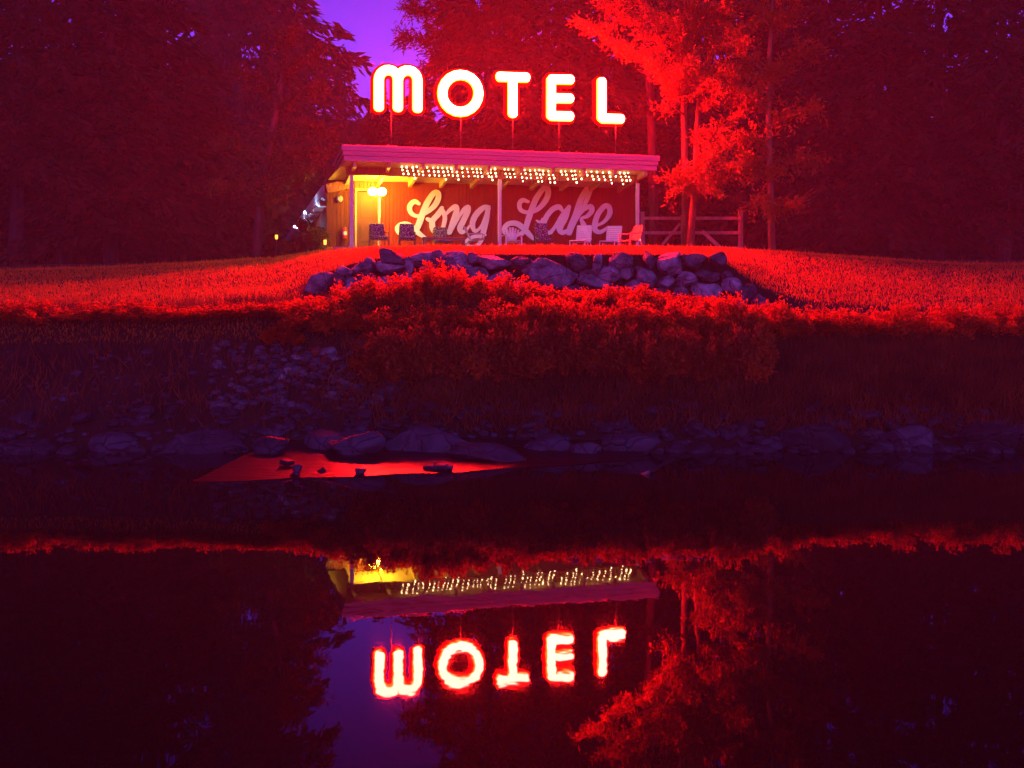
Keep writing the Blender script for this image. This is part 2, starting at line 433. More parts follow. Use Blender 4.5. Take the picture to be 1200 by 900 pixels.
# shore and river boulders: px,py centre, half size px, distance, material, tilt, label
SH=[
(417,524,34,17,-19.9,'darkstone',0,'broad blocky dark boulder jutting over the bright riffle'),
(378,518,26,15,-20.4,'darkstone',8,'dark boulder just left of the blocky one over the riffle'),
(322,524,22,15,-19.9,'darkstone',-20,'dark sloping boulder at the left end of the bright riffle'),
(510,522,60,22,-20.8,'darkstone',4,'largest whaleback boulder at the water edge, purple on top'),
(571,530,46,14,-20.0,'darkstone',2,'flat dark boulder right of the whaleback at the water edge'),
(645,522,30,17,-20.8,'darkstone',0,'rounded dark boulder in the middle of the shore'),
(630,537,36,5,-20.2,'darkstone',2,'low flat slab awash below the rounded shore boulder'),
(735,524,38,15,-20.9,'darkstone',-4,'long low violet boulder right of the shore centre'),
(690,529,22,11,-20.5,'darkstone',6,'small dark boulder beside the long violet one'),
(694,508,40,14,18.3,'darkstone',0,'dark boulder half buried behind the long violet one'),
(820,507,26,14,18.0,'darkstone',-6,'pointed dark boulder near the right shore'),
(868,512,26,17,17.5,'darkstone',10,'reddish sloping boulder at the far right of the shore'),
(800,524,20,9,16.9,'darkstone',0,'low dark stone between the violet and the pointed boulder'),
(349,550,7,9,-18.25,'darkstone',30,'dark wedge stone standing in the bright riffle'),
(336,541,9,4,-18.8,'darkstone',0,'small flat stone touching the dark wedge stone'),
(377,552,6,4,-18.4,'darkstone',0,'small dark pebble between wedge stone and cobble in the riffle'),
(424,552,8,5,-18.3,'darkstone',0,'small rounded cobble breaking the lip of the riffle'),
(516,546,20,7,-18.8,'darkstone',0,'dark arrowhead stone at the right of the bright riffle'),
(757,555,8,4,-18.4,'palestone',-20,'small wet stone alone in the dark pool'),
(341,435,8,6,22.5,'palestone',0,'palest round stone of the left bank'),
(347,420,8,4,23.6,'palestone',0,'pale stone just above the palest one on the left bank'),
(385,413,13,6,24.4,'palestone',0,'long pale stone near the top of the left bank'),
(391,421,8,4,23.6,'palestone',5,'pale stone under the long pale one on the left bank'),
(328,443,8,6,22.0,'stone',0,'grey stone at the far left of the bank'),
(339,448,7,5,21.8,'stone',0,'grey stone just below the palest one on the left bank'),
(366,427,5,4,23.2,'stone',0,'small grey stone between the pale ones on the left bank'),
(441,470,10,8,19.6,'stone',0,'round grey stone on the bank above the blocky boulder'),
(490,490,7,5,18.6,'palestone',-10,'single pale stone resting on the whaleback boulder'),
(459,455,13,9,20.6,'darkstone',0,'dull round boulder among weeds above the round grey stone'),
(354,478,16,6,19.3,'darkstone',0,'flat dark stone low on the left bank'),
(330,505,14,8,17.6,'darkstone',15,'dark stone behind the sloping boulder at far left'),
(240,530,60,24,16.2,'darkstone',0,'wide boulder off to the left of the riffle'),
(130,528,44,20,16.6,'darkstone',10,'humped boulder farther left along the shore'),
(40,535,55,26,16.0,'darkstone',-6,'boulder at the left end of the shore'),
(960,515,50,20,17.0,'darkstone',0,'wide boulder right of the reddish sloping one'),
(1070,518,40,20,16.8,'darkstone',8,'humped boulder farther right along the shore'),
(1165,515,44,24,16.6,'darkstone',-8,'boulder at the right end of the shore'),
(785,478,20,10,19.5,'darkstone',0,'bluish dark boulder among grass on the right bank'),
(560,508,16,8,18.3,'darkstone',0,'small dark boulder wedged behind the flat one'),
]
for i,(cx,cy,hw,hh,Y,mt,tl,lab) in enumerate(SH):
    Y=gy(Y) if Y>0 else -Y
    sc=Y/F;c=P(cx,cy,Y)
    b=MB();rock_mesh(b,(0,0,0),(hw*sc*1.05,max(hw,hh)*sc*.8,hh*sc*1.1),900+i,0,R(tl),facets=16,lo=.40)
    o=b.build('boulder',M[mt],None,c)
    tag(o,lab,'rock','rocks along the river bank')
# cobbles nobody could count
rng=np.random.RandomState(5);b=MB()
for i in range(900):
    Y=gy(rng.uniform(16.3,25.5));px=rng.uniform(-150,1350) if i%3 else rng.uniform(300,560)
    x=(px-600)/F*Y
    r=rng.uniform(.02,.10)*(1.4 if rng.rand()<.15 else 1)
    rock_mesh(b,(x,Y,ground(x,Y)+r*.15),(r*rng.uniform(.9,1.5),r,r*.65),3000+i%23,rng.uniform(0,3),0,7,hires=False)
tag(b.build('cobbles',M['darkstone']),'small grey cobbles and gravel strewn over the river bank','cobbles',kind='stuff')

rng=np.random.RandomState(15);b=MB()
for i in range(170):
    px=rng.uniform(250,470);Y=rng.uniform(22.6,24.6);x=(px-600)/F*Y
    r=rng.uniform(.05,.15)
    rock_mesh(b,(x,Y,ground(x,Y)+r*.25),(r*rng.uniform(.9,1.6),r,r*.7),5000+i%31,rng.uniform(0,3),0,8,hires=False)
tag(b.build('rubble',M['stone']),'loose grey rubble on the left bank below the shrubs','rubble',kind='stuff')
b=MB()
for i in range(420):
    px=rng.uniform(-60,1260);Y=rng.uniform(20.9,22.6);x=(px-600)/F*Y
    r=rng.uniform(.05,.20)
    rock_mesh(b,(x,Y,max(ground(x,Y),-.02)+r*.2),(r*rng.uniform(1,2.0),r,r*.6),6000+i%31,rng.uniform(0,3),rng.uniform(-.3,.3),8,hires=False)
tag(b.build('shore_stones',M['darkstone']),'dark jumbled stones all along the waterline','stones',kind='stuff')
# ------------------------------------------------------------------ the motel
FZ=4.93                                   # porch floor
mo=thing('motel','low red plank motel with open porch and purple fascia under the lit sign','building',BW(0,0,0),TH)
W=12.1                                    # porch width
uc=BP(383,250,3.3)[0]; ud0=BP(416,250,3.3)[0]; ud1=BP(445,250,3.3)[0]; ur=BP(744,250,3.3)[0]
# walls
MB().box(((uc+ud0)/2,3.42,6.6),(ud0-uc,.2,3.4)).build('wall',M['darkwall'],mo)
MB().box(((ud0+ud1)/2,3.42,7.62),(ud1-ud0,.2,.55)).build('wall',M['brownwall'],mo)
MB().box(((ud1+ur)/2,3.42,6.35),(ur-ud1,.2,3.0)).build('wall',M['redwall'],mo)
MB().box((ur-.1,6.6,6.35),(.2,6.1,3.0)).build('wall',M['redwall'],mo)
dr=MB().box(((ud0+ud1)/2,3.44,FZ+1.2),(ud1-ud0-.14,.08,2.38)).build('door',M['door'],mo)
MB().ball((ud1-.2,3.36,FZ+1.05),.045).build('handle',M['metal'],dr)
for q in (0,1):
    MB().box(((ud0+ud1)/2,3.385,FZ+.75+q*.95),(ud1-ud0-.45,.02,.7),None,.008).build('panel',M['door'],dr)
f=MB();f.box((ud0+.035,3.36,FZ+1.2),(.07,.14,2.42));f.box((ud1-.035,3.36,FZ+1.2),(.07,.14,2.42));f.box(((ud0+ud1)/2,3.355,FZ+2.45),(ud1-ud0,.14,.08));f.build('door_frame',M['wood'],mo)
MB().box(((uc+ur)/2,3.305,FZ+.09),(ur-uc,.03,.16)).build('baseboard',M['brownwall'],mo)
# porch floor
MB().box(((uc+W)/2,1.75,FZ-.15),(W-uc,3.5,.3),None,.02).build('porch_floor',M['slab'],mo)
# ceiling and rafters: slope from the front down to the wall
def slope(v): return 8.10-.11*v
c=MB();c.add([(.02,0.05,slope(0)),(W-.02,.05,slope(0)),(W-.02,3.6,slope(3.6)),(uc+.0,3.6,slope(3.6))],[(0,3,2,1)]);c.build('ceiling',M['ceil'],mo)
for k in range(10):
    u=.35+k*(W-.7)/9
    MB().bar((u,.08,slope(.08)-.105),(u,3.31,slope(3.31)-.105),.12,.20).build('rafter',M['wood'],mo)
hb=MB();hb.box((W/2-.15,.95,7.83),(W-.55,.16,.30));hb.build('header_beam',M['brownwall'],mo)
# roof slab and fascia of three stepped boards (front and both sides)
MB().add([(-.0,.06,8.62),(W,.06,8.62),(W,9.7,8.05),(-.0,9.7,8.05),(0,.06,8.12),(W,.06,8.12),(W,9.7,7.6),(0,9.7,7.6)],[(0,1,2,3),(7,6,5,4),(4,5,1,0),(5,6,2,1),(6,7,3,2),(7,4,0,3)]).build('roof',M['roof'],mo)
fs=MB()
for k,(z0,z1,d) in enumerate([(8.08,8.28,.0),(8.285,8.45,-.045),(8.455,8.66,-.09)]):
    fs.box((W/2,d,(z0+z1)/2),(W+.12-2*d,.09,z1-z0),None,.008)
fs.build('fascia',M['fascia'],mo)
for u,sg in ((-.02,-1),(W+.02,1)):
    sf=MB()
    for (z0,z1,d) in [(8.08,8.28,.0),(8.285,8.45,.045),(8.455,8.66,.09)]:
        L=9.4
        Mr=Matrix.Rotation(-math.atan(.06),3,'X')
        sf.box((u+sg*(d-.01),.12+L/2,(z0+z1)/2-L/2*.06),(.08,L,z1-z0),Mr,.008)
    sf.build('fascia',M['dist'] if sg<0 else M['fascia'],mo)
# roof clutter
MB().box((1.75,.5,8.70),(.5,.25,.12),None,.04).build('roof_cap',M['fascia'],mo)
# posts
for px,v in ((412,.95),(585.5,.95),(747,.95)):
    u=BP(px,250,v)[0]
    p=MB().box((u,v,(FZ+7.68)/2),(.13,.13,7.68-FZ),None,.012).build('post',M['post'],mo)
    MB().box((u,v,FZ+.06),(.20,.20,.12),None,.02).build('foot_plate',M['metal'],p)
    MB().box((u,v-.02,FZ+1.62),(.17,.05,.05)).build('bracket',M['metal'],p)
# back volume behind the porch
MB().box(((ud1+ur)/2,6.6,6.35),(ur-ud1-.4,6.0,2.9)).build('rear_block',M['redwall'],mo)
# receding wing on the left: side wall, eave board and rafter tails
def WU(px,py,z):
    Y=F*(z-CH)/(HZ-py);X=(px-600)/F*Y
    dx,dy=X-X0,Y-Y0
    return dx*CT+dy*ST,-dx*ST+dy*CT
ZE=7.85
u1,v1=WU(379,217,ZE);u2,v2=WU(334,280,ZE)
def wl(t,z,du=0): return (u1+(u2-u1)*t+du,v1+(v2-v1)*t,z)
e=MB()
e.add([wl(0,ZE,-.04),wl(1,ZE,-.04),wl(1,ZE-.42,-.04),wl(0,ZE-.42,-.04),wl(0,ZE,.05),wl(1,ZE,.05),wl(1,ZE-.42,.05),wl(0,ZE-.42,.05)],[(0,1,2,3),(7,6,5,4),(0,4,5,1),(3,2,6,7),(0,3,7,4),(1,5,6,2)])
e.build('eave_board',M['white'],mo)
nr=13
for k in range(nr):
    t=(k+.3)/nr
    q=wl(t,ZE-.40,.26)
    MB().box(q,(.52,1.1,.32),None,.12).build('rafter_tail',M['white'],mo)
s2=MB();s2.add([wl(0,ZE-.02,.06),wl(1,ZE-.02,.06),(u2+6,v2,ZE+.9),(u1+6,v1,ZE+.9)],[(0,1,2,3)]);s2.add([wl(0,ZE-.15,.06),wl(1,ZE-.15,.06),(u2+2.4,v2,ZE-.1),(u1+2.4,v1,ZE-.1)],[(3,2,1,0)])
s2.build('wing_roof',M['roof'],mo)
MB().box((.55,(3.52+v2)/2,6.3),(.2,v2-3.52,3.1)).build('wall',M['redwall'],mo)
MB().box((uc+.9,v2+.1,6.15),(1.8,.2,3.2)).build('wall',M['redwall'],mo)
for k in range(5):
    v=6.5+k*5.5
    wn=MB().box((.44,v,6.2),(.06,1.5,1.2)).build('window',M['white'],mo)
    MB().box((.405,v,6.2),(.02,1.3,1.0)).build('pane',mat('pane_glass',(.02,.02,.03),.08,spec=.6) if k==0 else bpy.data.materials['pane_glass'],wn)
# overhang beam at the corner
MB().bar((uc-.02,3.2,7.38),(ud0-.1,3.2,7.62),.16,.36).build('corner_beam',M['brownwall'],mo)

# ------------------------------------------------------------------ painted script name on the wall
def catmull(p,n=7):
    out=[]
    P_=[p[0]]+list(p)+[p[-1]]
    for i in range(1,len(P_)-2):
        a,b_,c_,d=[np.array(q,float) for q in P_[i-1:i+3]]
        for k in range(n):
            t=k/n
            out.append(.5*((2*b_)+(c_-a)*t+(2*a-5*b_+4*c_-d)*t*t+(3*b_-a-3*c_+d)*t**3))
    out.append(np.array(p[-1],float));return out
VT=3.30
dep=[0.0]
def stroke(b,pts,sx,ox,oy):
    pp=catmull(pts);N=len(pp)
    q=[]
    for x,y,wd in pp:
        px,py=ox+x/sx,oy+y/sx
        u,_,z=BP(px,py,VT);Y=Y0+u*ST+VT*CT
        q.append((u,z,wd/sx*Y/F*.5*1.02))
    d0=dep[0]
    vs=[];fs=[]
    rows=[]
    # round start cap, body, round end cap
    def row(u,z,nx,nz,h,i):
        d=VT-.030-d0-i*.00012
        k=len(vs)
        vs.extend([(u+nx*h,d,z+nz*h),(u-nx*h,d,z-nz*h),(u+nx*h,VT+.004,z+nz*h),(u-nx*h,VT+.004,z-nz*h)])
        rows.append(k)
    idx=0
    for i,(u,z,h) in enumerate(q):
        a=q[max(i-1,0)];c_=q[min(i+1,N-1)]
        tx,tz=c_[0]-a[0],c_[1]-a[1];l=math.hypot(tx,tz) or 1;tx/=l;tz/=l
        nx,nz=-tz,tx
        if i==0:
            for k in range(4,0,-1):
                al=math.pi/2*k/4.0
                row(u-tx*h*math.sin(al),z-tz*h*math.sin(al),nx,nz,max(h*math.cos(al),.002),idx);idx+=1
        row(u,z,nx,nz,h,idx);idx+=1
        if i==N-1:
            for k in range(1,5):
                al=math.pi/2*k/4.0
                row(u+tx*h*math.sin(al),z+tz*h*math.sin(al),nx,nz,max(h*math.cos(al),.002),idx);idx+=1
    for i in range(len(rows)-1):
        a,c_=rows[i],rows[i+1]
        fs+=[(a,a+1,c_+1,c_),(a,c_,c_+2,a+2),(a+1,a+3,c_+3,c_+1)]
    b.add(vs,fs)
    dep[0]+=.0007
LONG={'L':[[(232,440,30),(190,422,42),(150,465,44),(165,525,38),(225,548,30),(300,515,36),(370,455,46),(402,388,48),(395,345,46),(358,352,46),(305,430,52),(262,530,54),(230,620,52),(195,690,40),(130,712,24),(60,700,32),(40,655,36),(75,620,34),(130,620,38),(185,655,42),(235,705,40),(295,742,20)]],
'o':[[(305,575,30),(345,588,40),(390,555,36),(430,505,44),(458,545,38),(455,605,38),(430,670,34),(385,700,36),(352,655,50),(352,590,46),(395,530,36),(432,480,36)]],
'n':[[(458,545,22),(505,495,34),(552,468,48),(562,505,50),(535,590,50),(497,692,42)],[(512,700,14),(560,600,24),(615,505,34),(660,470,42),(660,505,50),(622,590,50),(592,655,50),(610,690,38),(650,668,26),(676,632,16)]],
'g':[[(850,466,22),(800,474,44),(735,535,52),(702,612,48),(722,680,32),(775,645,26),(818,560,36),(842,480,40)],[(838,475,40),(828,560,46),(800,680,48),(775,770,36),(735,812,28),(672,812,26),(652,770,30),(700,735,32),(780,722,32),(815,716,20)]]}
LAKE={'L':[[(232,338,22),(195,328,32),(172,352,32),(180,395,30),(225,413,26),(290,398,30),(345,345,38),(372,290,40),(368,242,38),(338,248,36),(290,315,40),(255,400,42),(228,480,40),(205,545,34),(150,575,22),(85,570,26),(64,530,34),(95,494,34),(150,492,38),(200,525,38),(245,575,34),(285,612,14)]],
'a':[[(292,470,12),(335,487,36),(370,430,36),(410,388,38),(450,376,38),(472,400,24)],[(342,470,42),(342,520,50),(372,562,34),(415,525,24),(470,430,22),(518,372,22)],[(520,375,30),(492,450,44),(455,520,46),(472,555,34),(520,535,26),(556,490,20)]],
'k':[[(525,560,30),(560,480,30),(618,380,28),(655,300,34),(668,250,34),(642,252,34),(600,330,40),(565,430,40),(530,515,40),(515,560,30)],[(578,450,18),(625,392,30),(672,372,36),(680,402,36),(648,440,28),(606,458,20),(622,500,36),(640,555,30),(672,600,16)]],
'e':[[(700,512,16),(765,480,24),(805,425,36),(802,378,36),(770,370,36),(724,425,38),(702,495,40),(706,540,36),(745,550,28),(795,515,14)]]}
for wd,D,sx,ox,oy,lab in (('Long',LONG,7.5,460,180,'white script word Long painted on the left bay of the porch wall'),('Lake',LAKE,6.0,580,180,'white script word Lake painted on the right bay of the porch wall')):
    t=thing('wall_lettering',lab,'lettering',BW(0,0,0),TH,'script words on the porch wall')
    for ch,strokes in D.items():
        dep[0]=0.0
        b=MB()
        for st in strokes: stroke(b,st,sx,ox,oy)
        b.build('letter',M['script'],t)

# ------------------------------------------------------------------ the big red sign
VS=.12
sg=thing('motel_sign','huge glowing MOTEL letters in red neon standing on the porch roof','sign',BW(0,0,0),TH)
def bu(px,py): u,v,z=BP(px,py,VS);return Vector((u,v,z))
def seg(b,pts,r):
    for a,c in zip(pts[:-1],pts[1:]): b.capsule(bu(*a),bu(*c),r,n=12,cap=4)
def arc(cx,cy,rx,ry,a0,a1,n=10): return [(cx+rx*math.cos(R(a0+(a1-a0)*i/n)),cy+ry*math.sin(R(a0+(a1-a0)*i/n))) for i in range(n+1)]
RT=.165
def letter(paths,loops=()):
    holder=None
    for name,r,dy,m in (('letter',RT+.13,.24,'halo_back'),('bloom_rim',RT+.035,.10,'neon_bloom'),('glowing_tube',RT,0,'neon')):  # backing and rim are added shapes for halo and bloom
        b=MB()
        for p in paths:
            pts=[bu(*q) for q in p]
            # one smooth tube per stroke with rounded ends
            P2=[pts[0]];rr=[]
            d0=(pts[1]-pts[0]).normalized();d1=(pts[-1]-pts[-2]).normalized()
            full=[];rs=[]
            for k in range(5): al=math.pi/2*k/4;full.append(pts[0]-d0*r*.75*math.cos(al));rs.append(max(r*math.sin(al),.003))
            for q in pts[1:-1]: full.append(q);rs.append(r)
            for k in range(5): al=math.pi/2*k/4;full.append(pts[-1]+d1*r*.75*math.sin(al));rs.append(max(r*math.cos(al),.003))
            b.tube(full,rs,12)
        for p in loops:
            pts=[bu(*q) for q in p];pts=pts+[pts[0],pts[1]]
            b.tube(pts,r,12,cap=False)
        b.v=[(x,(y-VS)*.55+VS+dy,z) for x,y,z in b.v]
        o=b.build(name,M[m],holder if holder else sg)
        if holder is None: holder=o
ML,MM,MR=444.2,466.6,489.6
letter([[(ML,126)]+[(ML,95)]+arc((ML+MM)/2,93,(MM-ML)/2,11.5,180,352,9),
        [(MM,126.5)]+[(MM,96)]+arc((MM+MR)/2,94,(MR-MM)/2,12,180,360,9)+[(MR,127.5)]])
letter([],[arc(540,109,21.3,21.8,0,342,19)])
letter([[(585.5,89.5),(617.5,90.5)],[(601.3,92),(601.3,133.5)]])
letter([[(646.5,92.5),(669.5,93)],[(646.5,93),(646.3,136)],[(647,114.5),(669,115)],[(646.5,135.5),(669,136)]])
letter([[(705.6,94.5),(705.6,138.5)],[(706,138.4),(728.5,139)]])
for px in (458.5,540,601,655,721.5):
    u,_,_=BP(px,160,VS+.12)
    zt=BP(px,133 if px<700 else 141,VS)[2]
    MB().tube([(u,VS+.12,8.55),(u,VS+.12,zt+.1)],.015,6).build('support_pole',M['darkmetal'],sg)

# ------------------------------------------------------------------ icicle lights under the eave
def lights(px0,px1,lab,seed):
    rg=random.Random(seed)
    t=thing('icicle_lights',lab,'string lights',BW(0,0,0),TH,'warm icicle lights along the eave')
    V=.50
    def top(px): return 190.5+(px-466)*.028
    cord=MB();pts=[]
    px=px0-1
    while px<=px1+3:
        u,v,z=BP(px,top(px)-.8,V);pts.append((u,v,z));px+=4
    cord.tube(pts,.008,5).build('cord',M['darkmetal'],t)
    px=px0;k=0
    while px<=px1:
        n=rg.choice([3,3,4,4,2,4,3]) 
        sl=rg.choice([.9,1.1,1.3,.7,1.0])
        b=MB();pl=[]
        for j in range(n+1):
            q=px+j*sl+rg.uniform(-.3,.3) if j else px;y=top(px)+j*4.3+(rg.uniform(-.6,.6) if j else -.8)
            u,v,z=BP(q,y,V+rg.uniform(-.02,.02));pl.append(Vector((u,v,z)))
        b.tube(pl,.006,4)
        drop=b.build('light_strand',M['darkmetal'],t)
        for p_ in (pl if rg.random()<.35 else pl[1:]):
            MB().ball(p_-Vector((0,.0,.02)),rg.choice([.024,.028,.034]),8,5,(1,1,1.15)).build('bulb',M['bulb'],drop)
        px+=rg.choice([4.6,5.4,6.2,7.0]);k+=1
lights(470,583,'string of warm icicle lights from the lamp to the middle post',3)
lights(590,648,'string of warm icicle lights just right of the middle post',4)
lights(656,736,'string of warm icicle lights at the right end of the eave',5)

# ------------------------------------------------------------------ porch lamp on its pole and other lamps
def on(px,py,v): 
    q=BP(px,py,v);return BW(q[0],q[1],FZ)
L0=on(445,217,2.2)
lp=thing('porch_lamp','tall floor lamp with glowing yellow twin globes at the left of the porch','lamp',L0,TH)
MB().tube([(0,0,.03),(0,0,2.13)],.028,8).build('pole',M['white'],lp)
MB().tube([(0,0,0),(0,0,.03)],[.17,.15],14).build('base',M['metal'],lp)
sh=MB().tube([(0,0,2.10),(0,0,2.17)],[.07,.05],10).build('collar',M['metal'],lp)
for dx in (-.27,.08):
    s_=MB().ball((dx,0,2.28),.18,14,9,(1,1,.85)).build('globe',M['lamp'],lp)
MB().tube([(-.27,0,2.15),(-.14,0,2.10),(0,0,2.12)],.018,6).build('arm',M['metal'],lp)

q=BP(398,233,3.25)
wl_=thing('bulkhead_lamp','small round yellowish lamp on the plank wall left of the door','lamp',BW(*q),TH)
MB().tube([(0,.05,0),(0,-.02,0)],.13,16).build('base',M['metal'],wl_)
MB().ball((0,-.03,0),.075,12,8,(1,.5,1)).build('lens',emis('dim_lens',(1,.62,.12),1.2),wl_)

q=BP(404,268,3.2);b=MB()
fe=thing('fire_extinguisher','red fire extinguisher hung on the plank wall beside the left post','extinguisher',BW(q[0],3.18,q[2]-.2),TH)
MB().tube([(0,0,-.20),(0,0,-.16),(0,0,.16),(0,0,.24),(0,0,.27)],[.07,.085,.085,.05,.03],14).build('cylinder',M['red'],fe)
MB().tube([(0,0,-.05),(0,0,.09)],.087,14,cap=False).build('label',M['label'],fe)
v_=MB();v_.box((0,-.01,.30),(.05,.05,.06));v_.bar((0,0,.33),(0,-.16,.37),.03,.015);v_.build('valve',M['darkmetal'],fe)
MB().tube([(.03,0,.30),(.10,-.02,.24),(.115,-.02,.05),(.11,-.02,-.10)],.014,6).build('hose',M['darkmetal'],fe)

def lantern(px,py,Y,lab,h=.35,mt='lantern'):
    x=(px-600)/F*Y;z=ground(x,Y)
    zt=CH-(py-HZ)/F*Y
    t=thing('garden_light',lab,'lamp',(x,Y,z))
    H=max(zt-z,.25)
    MB().tube([(0,0,-.05),(0,0,H-.12)],.018,6).build('stake',M['darkmetal'],t)
    MB().tube([(0,0,H-.12),(0,0,H-.10),(0,0,H+.06)],[.04,.055,.06],10).build('glass',M[mt],t)
    MB().tube([(0,0,H+.06),(0,0,H+.075),(0,0,H+.12)],[.085,.085,.015],10).build('cap',M['darkmetal'],t)
lantern(381,283,41.8,'warm garden light on a stake beside the round bush')
lantern(324,277,47,'small garden light at the far left end of the lawn')
q=(347.0,262.0);Yc=50
for tt_,lab in ((.10,'nearer of two cold white spotlights, added to brighten the receding eave'),(.34,'farther of two cold white spotlights under the receding eave')):  # the nearer spot is added to light the eave strip
    t=thing('wall_spotlight',lab,'lamp',BW(*wl(tt_,ZE-.85,-.55)))
    MB().ball((0,0,0),.05,10,7).build('bulb',M['cold'],t)
    MB().tube([(0,0,-.03),(0,0,-.10)],[.06,.03],10).build('housing',M['white'],t)
    MB().tube([(0,0,-.08),(.6,0,-.08)],.02,6).build('arm',M['white'],t)
cx_=on(750,281,2.2);cx_.z=CH-(281-HZ)/F*cx_.y
o=MB().ball((0,0,0),.05,10,7).build('marker_light',emis('marker_glow',(.9,.8,1),3),None,cx_)
# its little stake
MB().tube([(0,0,-.02),(0,0,-(cx_.z-FZ))],.012,6).build('stake',M['darkmetal'],o)
tag(o,'tiny white marker light on a stake behind the orange chair','light')

# ------------------------------------------------------------------ porch furniture
def cushion(b,c,d,M_=None): b.box(c,d,M_,min(d)*.35)
def cushioned_chair(lab,loc,rz,hb=.62,group='patio chairs with dark floral cushions'):
    t=thing('patio_chair',lab,'chair',loc,rz,group)
    for sx in(-1,1):
        for sy,h in((-1,.60),(1,.62)):
            MB().tube([(sx*.29,sy*.27,0),(sx*.29,sy*.25,h)],.016,6).build('leg',M['darkmetal'],t)
        MB().tube([(sx*.29,-.30,.58),(sx*.29,-.25,.63),(sx*.29,.22,.63),(sx*.29,.34,.60)],.02,6).build('armrest',M['darkmetal'],t)
    fr=MB();fr.tube([(-.29,.26,.35),(-.28,.38,.36+hb),(.28,.38,.36+hb),(.29,.26,.35)],.016,6);fr.tube([(-.29,-.26,.34),(.29,-.26,.34),(.29,.26,.34),(-.29,.26,.34),(-.29,-.26,.34)],.014,6);fr.build('frame',M['darkmetal'],t)
    c=MB();cushion(c,(0,0,.42),(.56,.56,.13));c.build('seat_cushion',M['floral'],t)
    c=MB();cushion(c,(0,.28,.46+hb/2),(.56,.13,hb+.04),Matrix.Rotation(-.14,3,'X'));c.build('back_cushion',M['floral'],t)
    return t
ch=cushioned_chair('floral cushioned chair directly in front of the lamp pole',on(444,270,1.0),TH+R(8),.50)
ch2=dup(ch,on(477,280,.9),TH-R(6),'floral cushioned chair between the lamp pole and the low table')
ch3=dup(ch,on(518,280,2.5),TH+R(4),'floral cushioned chair half hidden behind the low table')
ch4=cushioned_chair('high backed floral cushioned chair standing alone right of the middle post',on(637,280,1.0),TH+R(5),.62)

tb=thing('low_table','long low dark slatted table on the porch under the word Long','table',on(520,280,1.1),TH)
tt=MB()
for k in range(5): tt.box((0,-.24+k*.12,.44),(1.7,.10,.035),None,.005)
tt.build('table_top',M['dist'],tb)
for sx in(-1,1):
    for sy in(-1,1): MB().box((sx*.76,sy*.22,.21),(.06,.06,.42)).build('leg',M['dist'],tb)
MB().box((0,-.22,.385),(1.5,.03,.07)).build('apron',M['dist'],tb)

# sling chair of bent metal tube, seen from its side
sc_=thing('sling_chair','dark bent tube sling chair beside the right end of the low table','chair',on(557,280,1.1),TH+R(70))
for sx in(-1,1):
    MB().tube([(sx*.27,-.38,.02),(sx*.27,.30,.02),(sx*.27,.42,.10),(sx*.27,.22,.34),(sx*.27,-.30,.42)],.02,7).build('leg',M['metal'],sc_)
    MB().tube([(sx*.27,-.30,.42),(sx*.27,-.34,.60),(sx*.27,-.2,.64),(sx*.27,.30,.62)],.018,7).build('armrest',M['metal'],sc_)
sl=MB();pr=[(-.34,.44),(-.25,.42),(-.1,.38),(.08,.35),(.2,.42),(.3,.62),(.42,.92)]
for (a,z0),(c_,z1) in zip(pr[:-1],pr[1:]): sl.add([(-.24,a,z0),(.24,a,z0),(.24,c_,z1),(-.24,c_,z1),(-.24,a+.01,z0-.02),(.24,a+.01,z0-.02),(.24,c_+.01,z1-.02),(-.24,c_+.01,z1-.02)],[(0,1,2,3),(7,6,5,4),(0,3,7,4),(1,5,6,2)])
sl.build('sling',M['plastic'],sc_)
fr=MB();
for sx in(-1,1): fr.tube([(sx*.25,a,z0) for a,z0 in pr],.018,7)
fr.build('frame',M['metal'],sc_)

# low white chair with a fanned slat back
def fan_chair(lab,loc,rz):
    t=thing('fan_back_chair',lab,'chair',loc,rz)
    for k in range(6):
        a=(k-2.5)*.115
        p0=Vector((.045*(k-2.5),.20,.34));p1=Vector((p0.x+math.sin(a)*.62,.42,.34+.60*math.cos(a)-.03*abs(k-2.5)))
        MB().bar(p0,p1,.085 if k in(2,3) else .075,.022,.006).build('back_slat',M['plastic'],t)
    MB().bar((-.30,.33,.66),(.30,.33,.66),.05,.03).build('back_rail',M['plastic'],t)
    for k in range(5): MB().box((0,-.26+k*.105,.37-k*.018),(.52,.09,.022),None,.005).build('seat_slat',M['plastic'],t)
    for sx in(-1,1):
        MB().box((sx*.30,-.28,.28),(.05,.10,.56),None,.008).build('leg',M['plastic'],t)
        MB().bar((sx*.30,.36,.0),(sx*.28,-.22,.36),.10,.03).build('leg',M['plastic'],t)
        MB().box((sx*.33,-.02,.575),(.13,.66,.025),None,.008).build('armrest',M['plastic'],t)
    return t
fan_chair('white fan backed slatted armchair just right of the middle post',on(601,280,1.0),TH+R(-6))

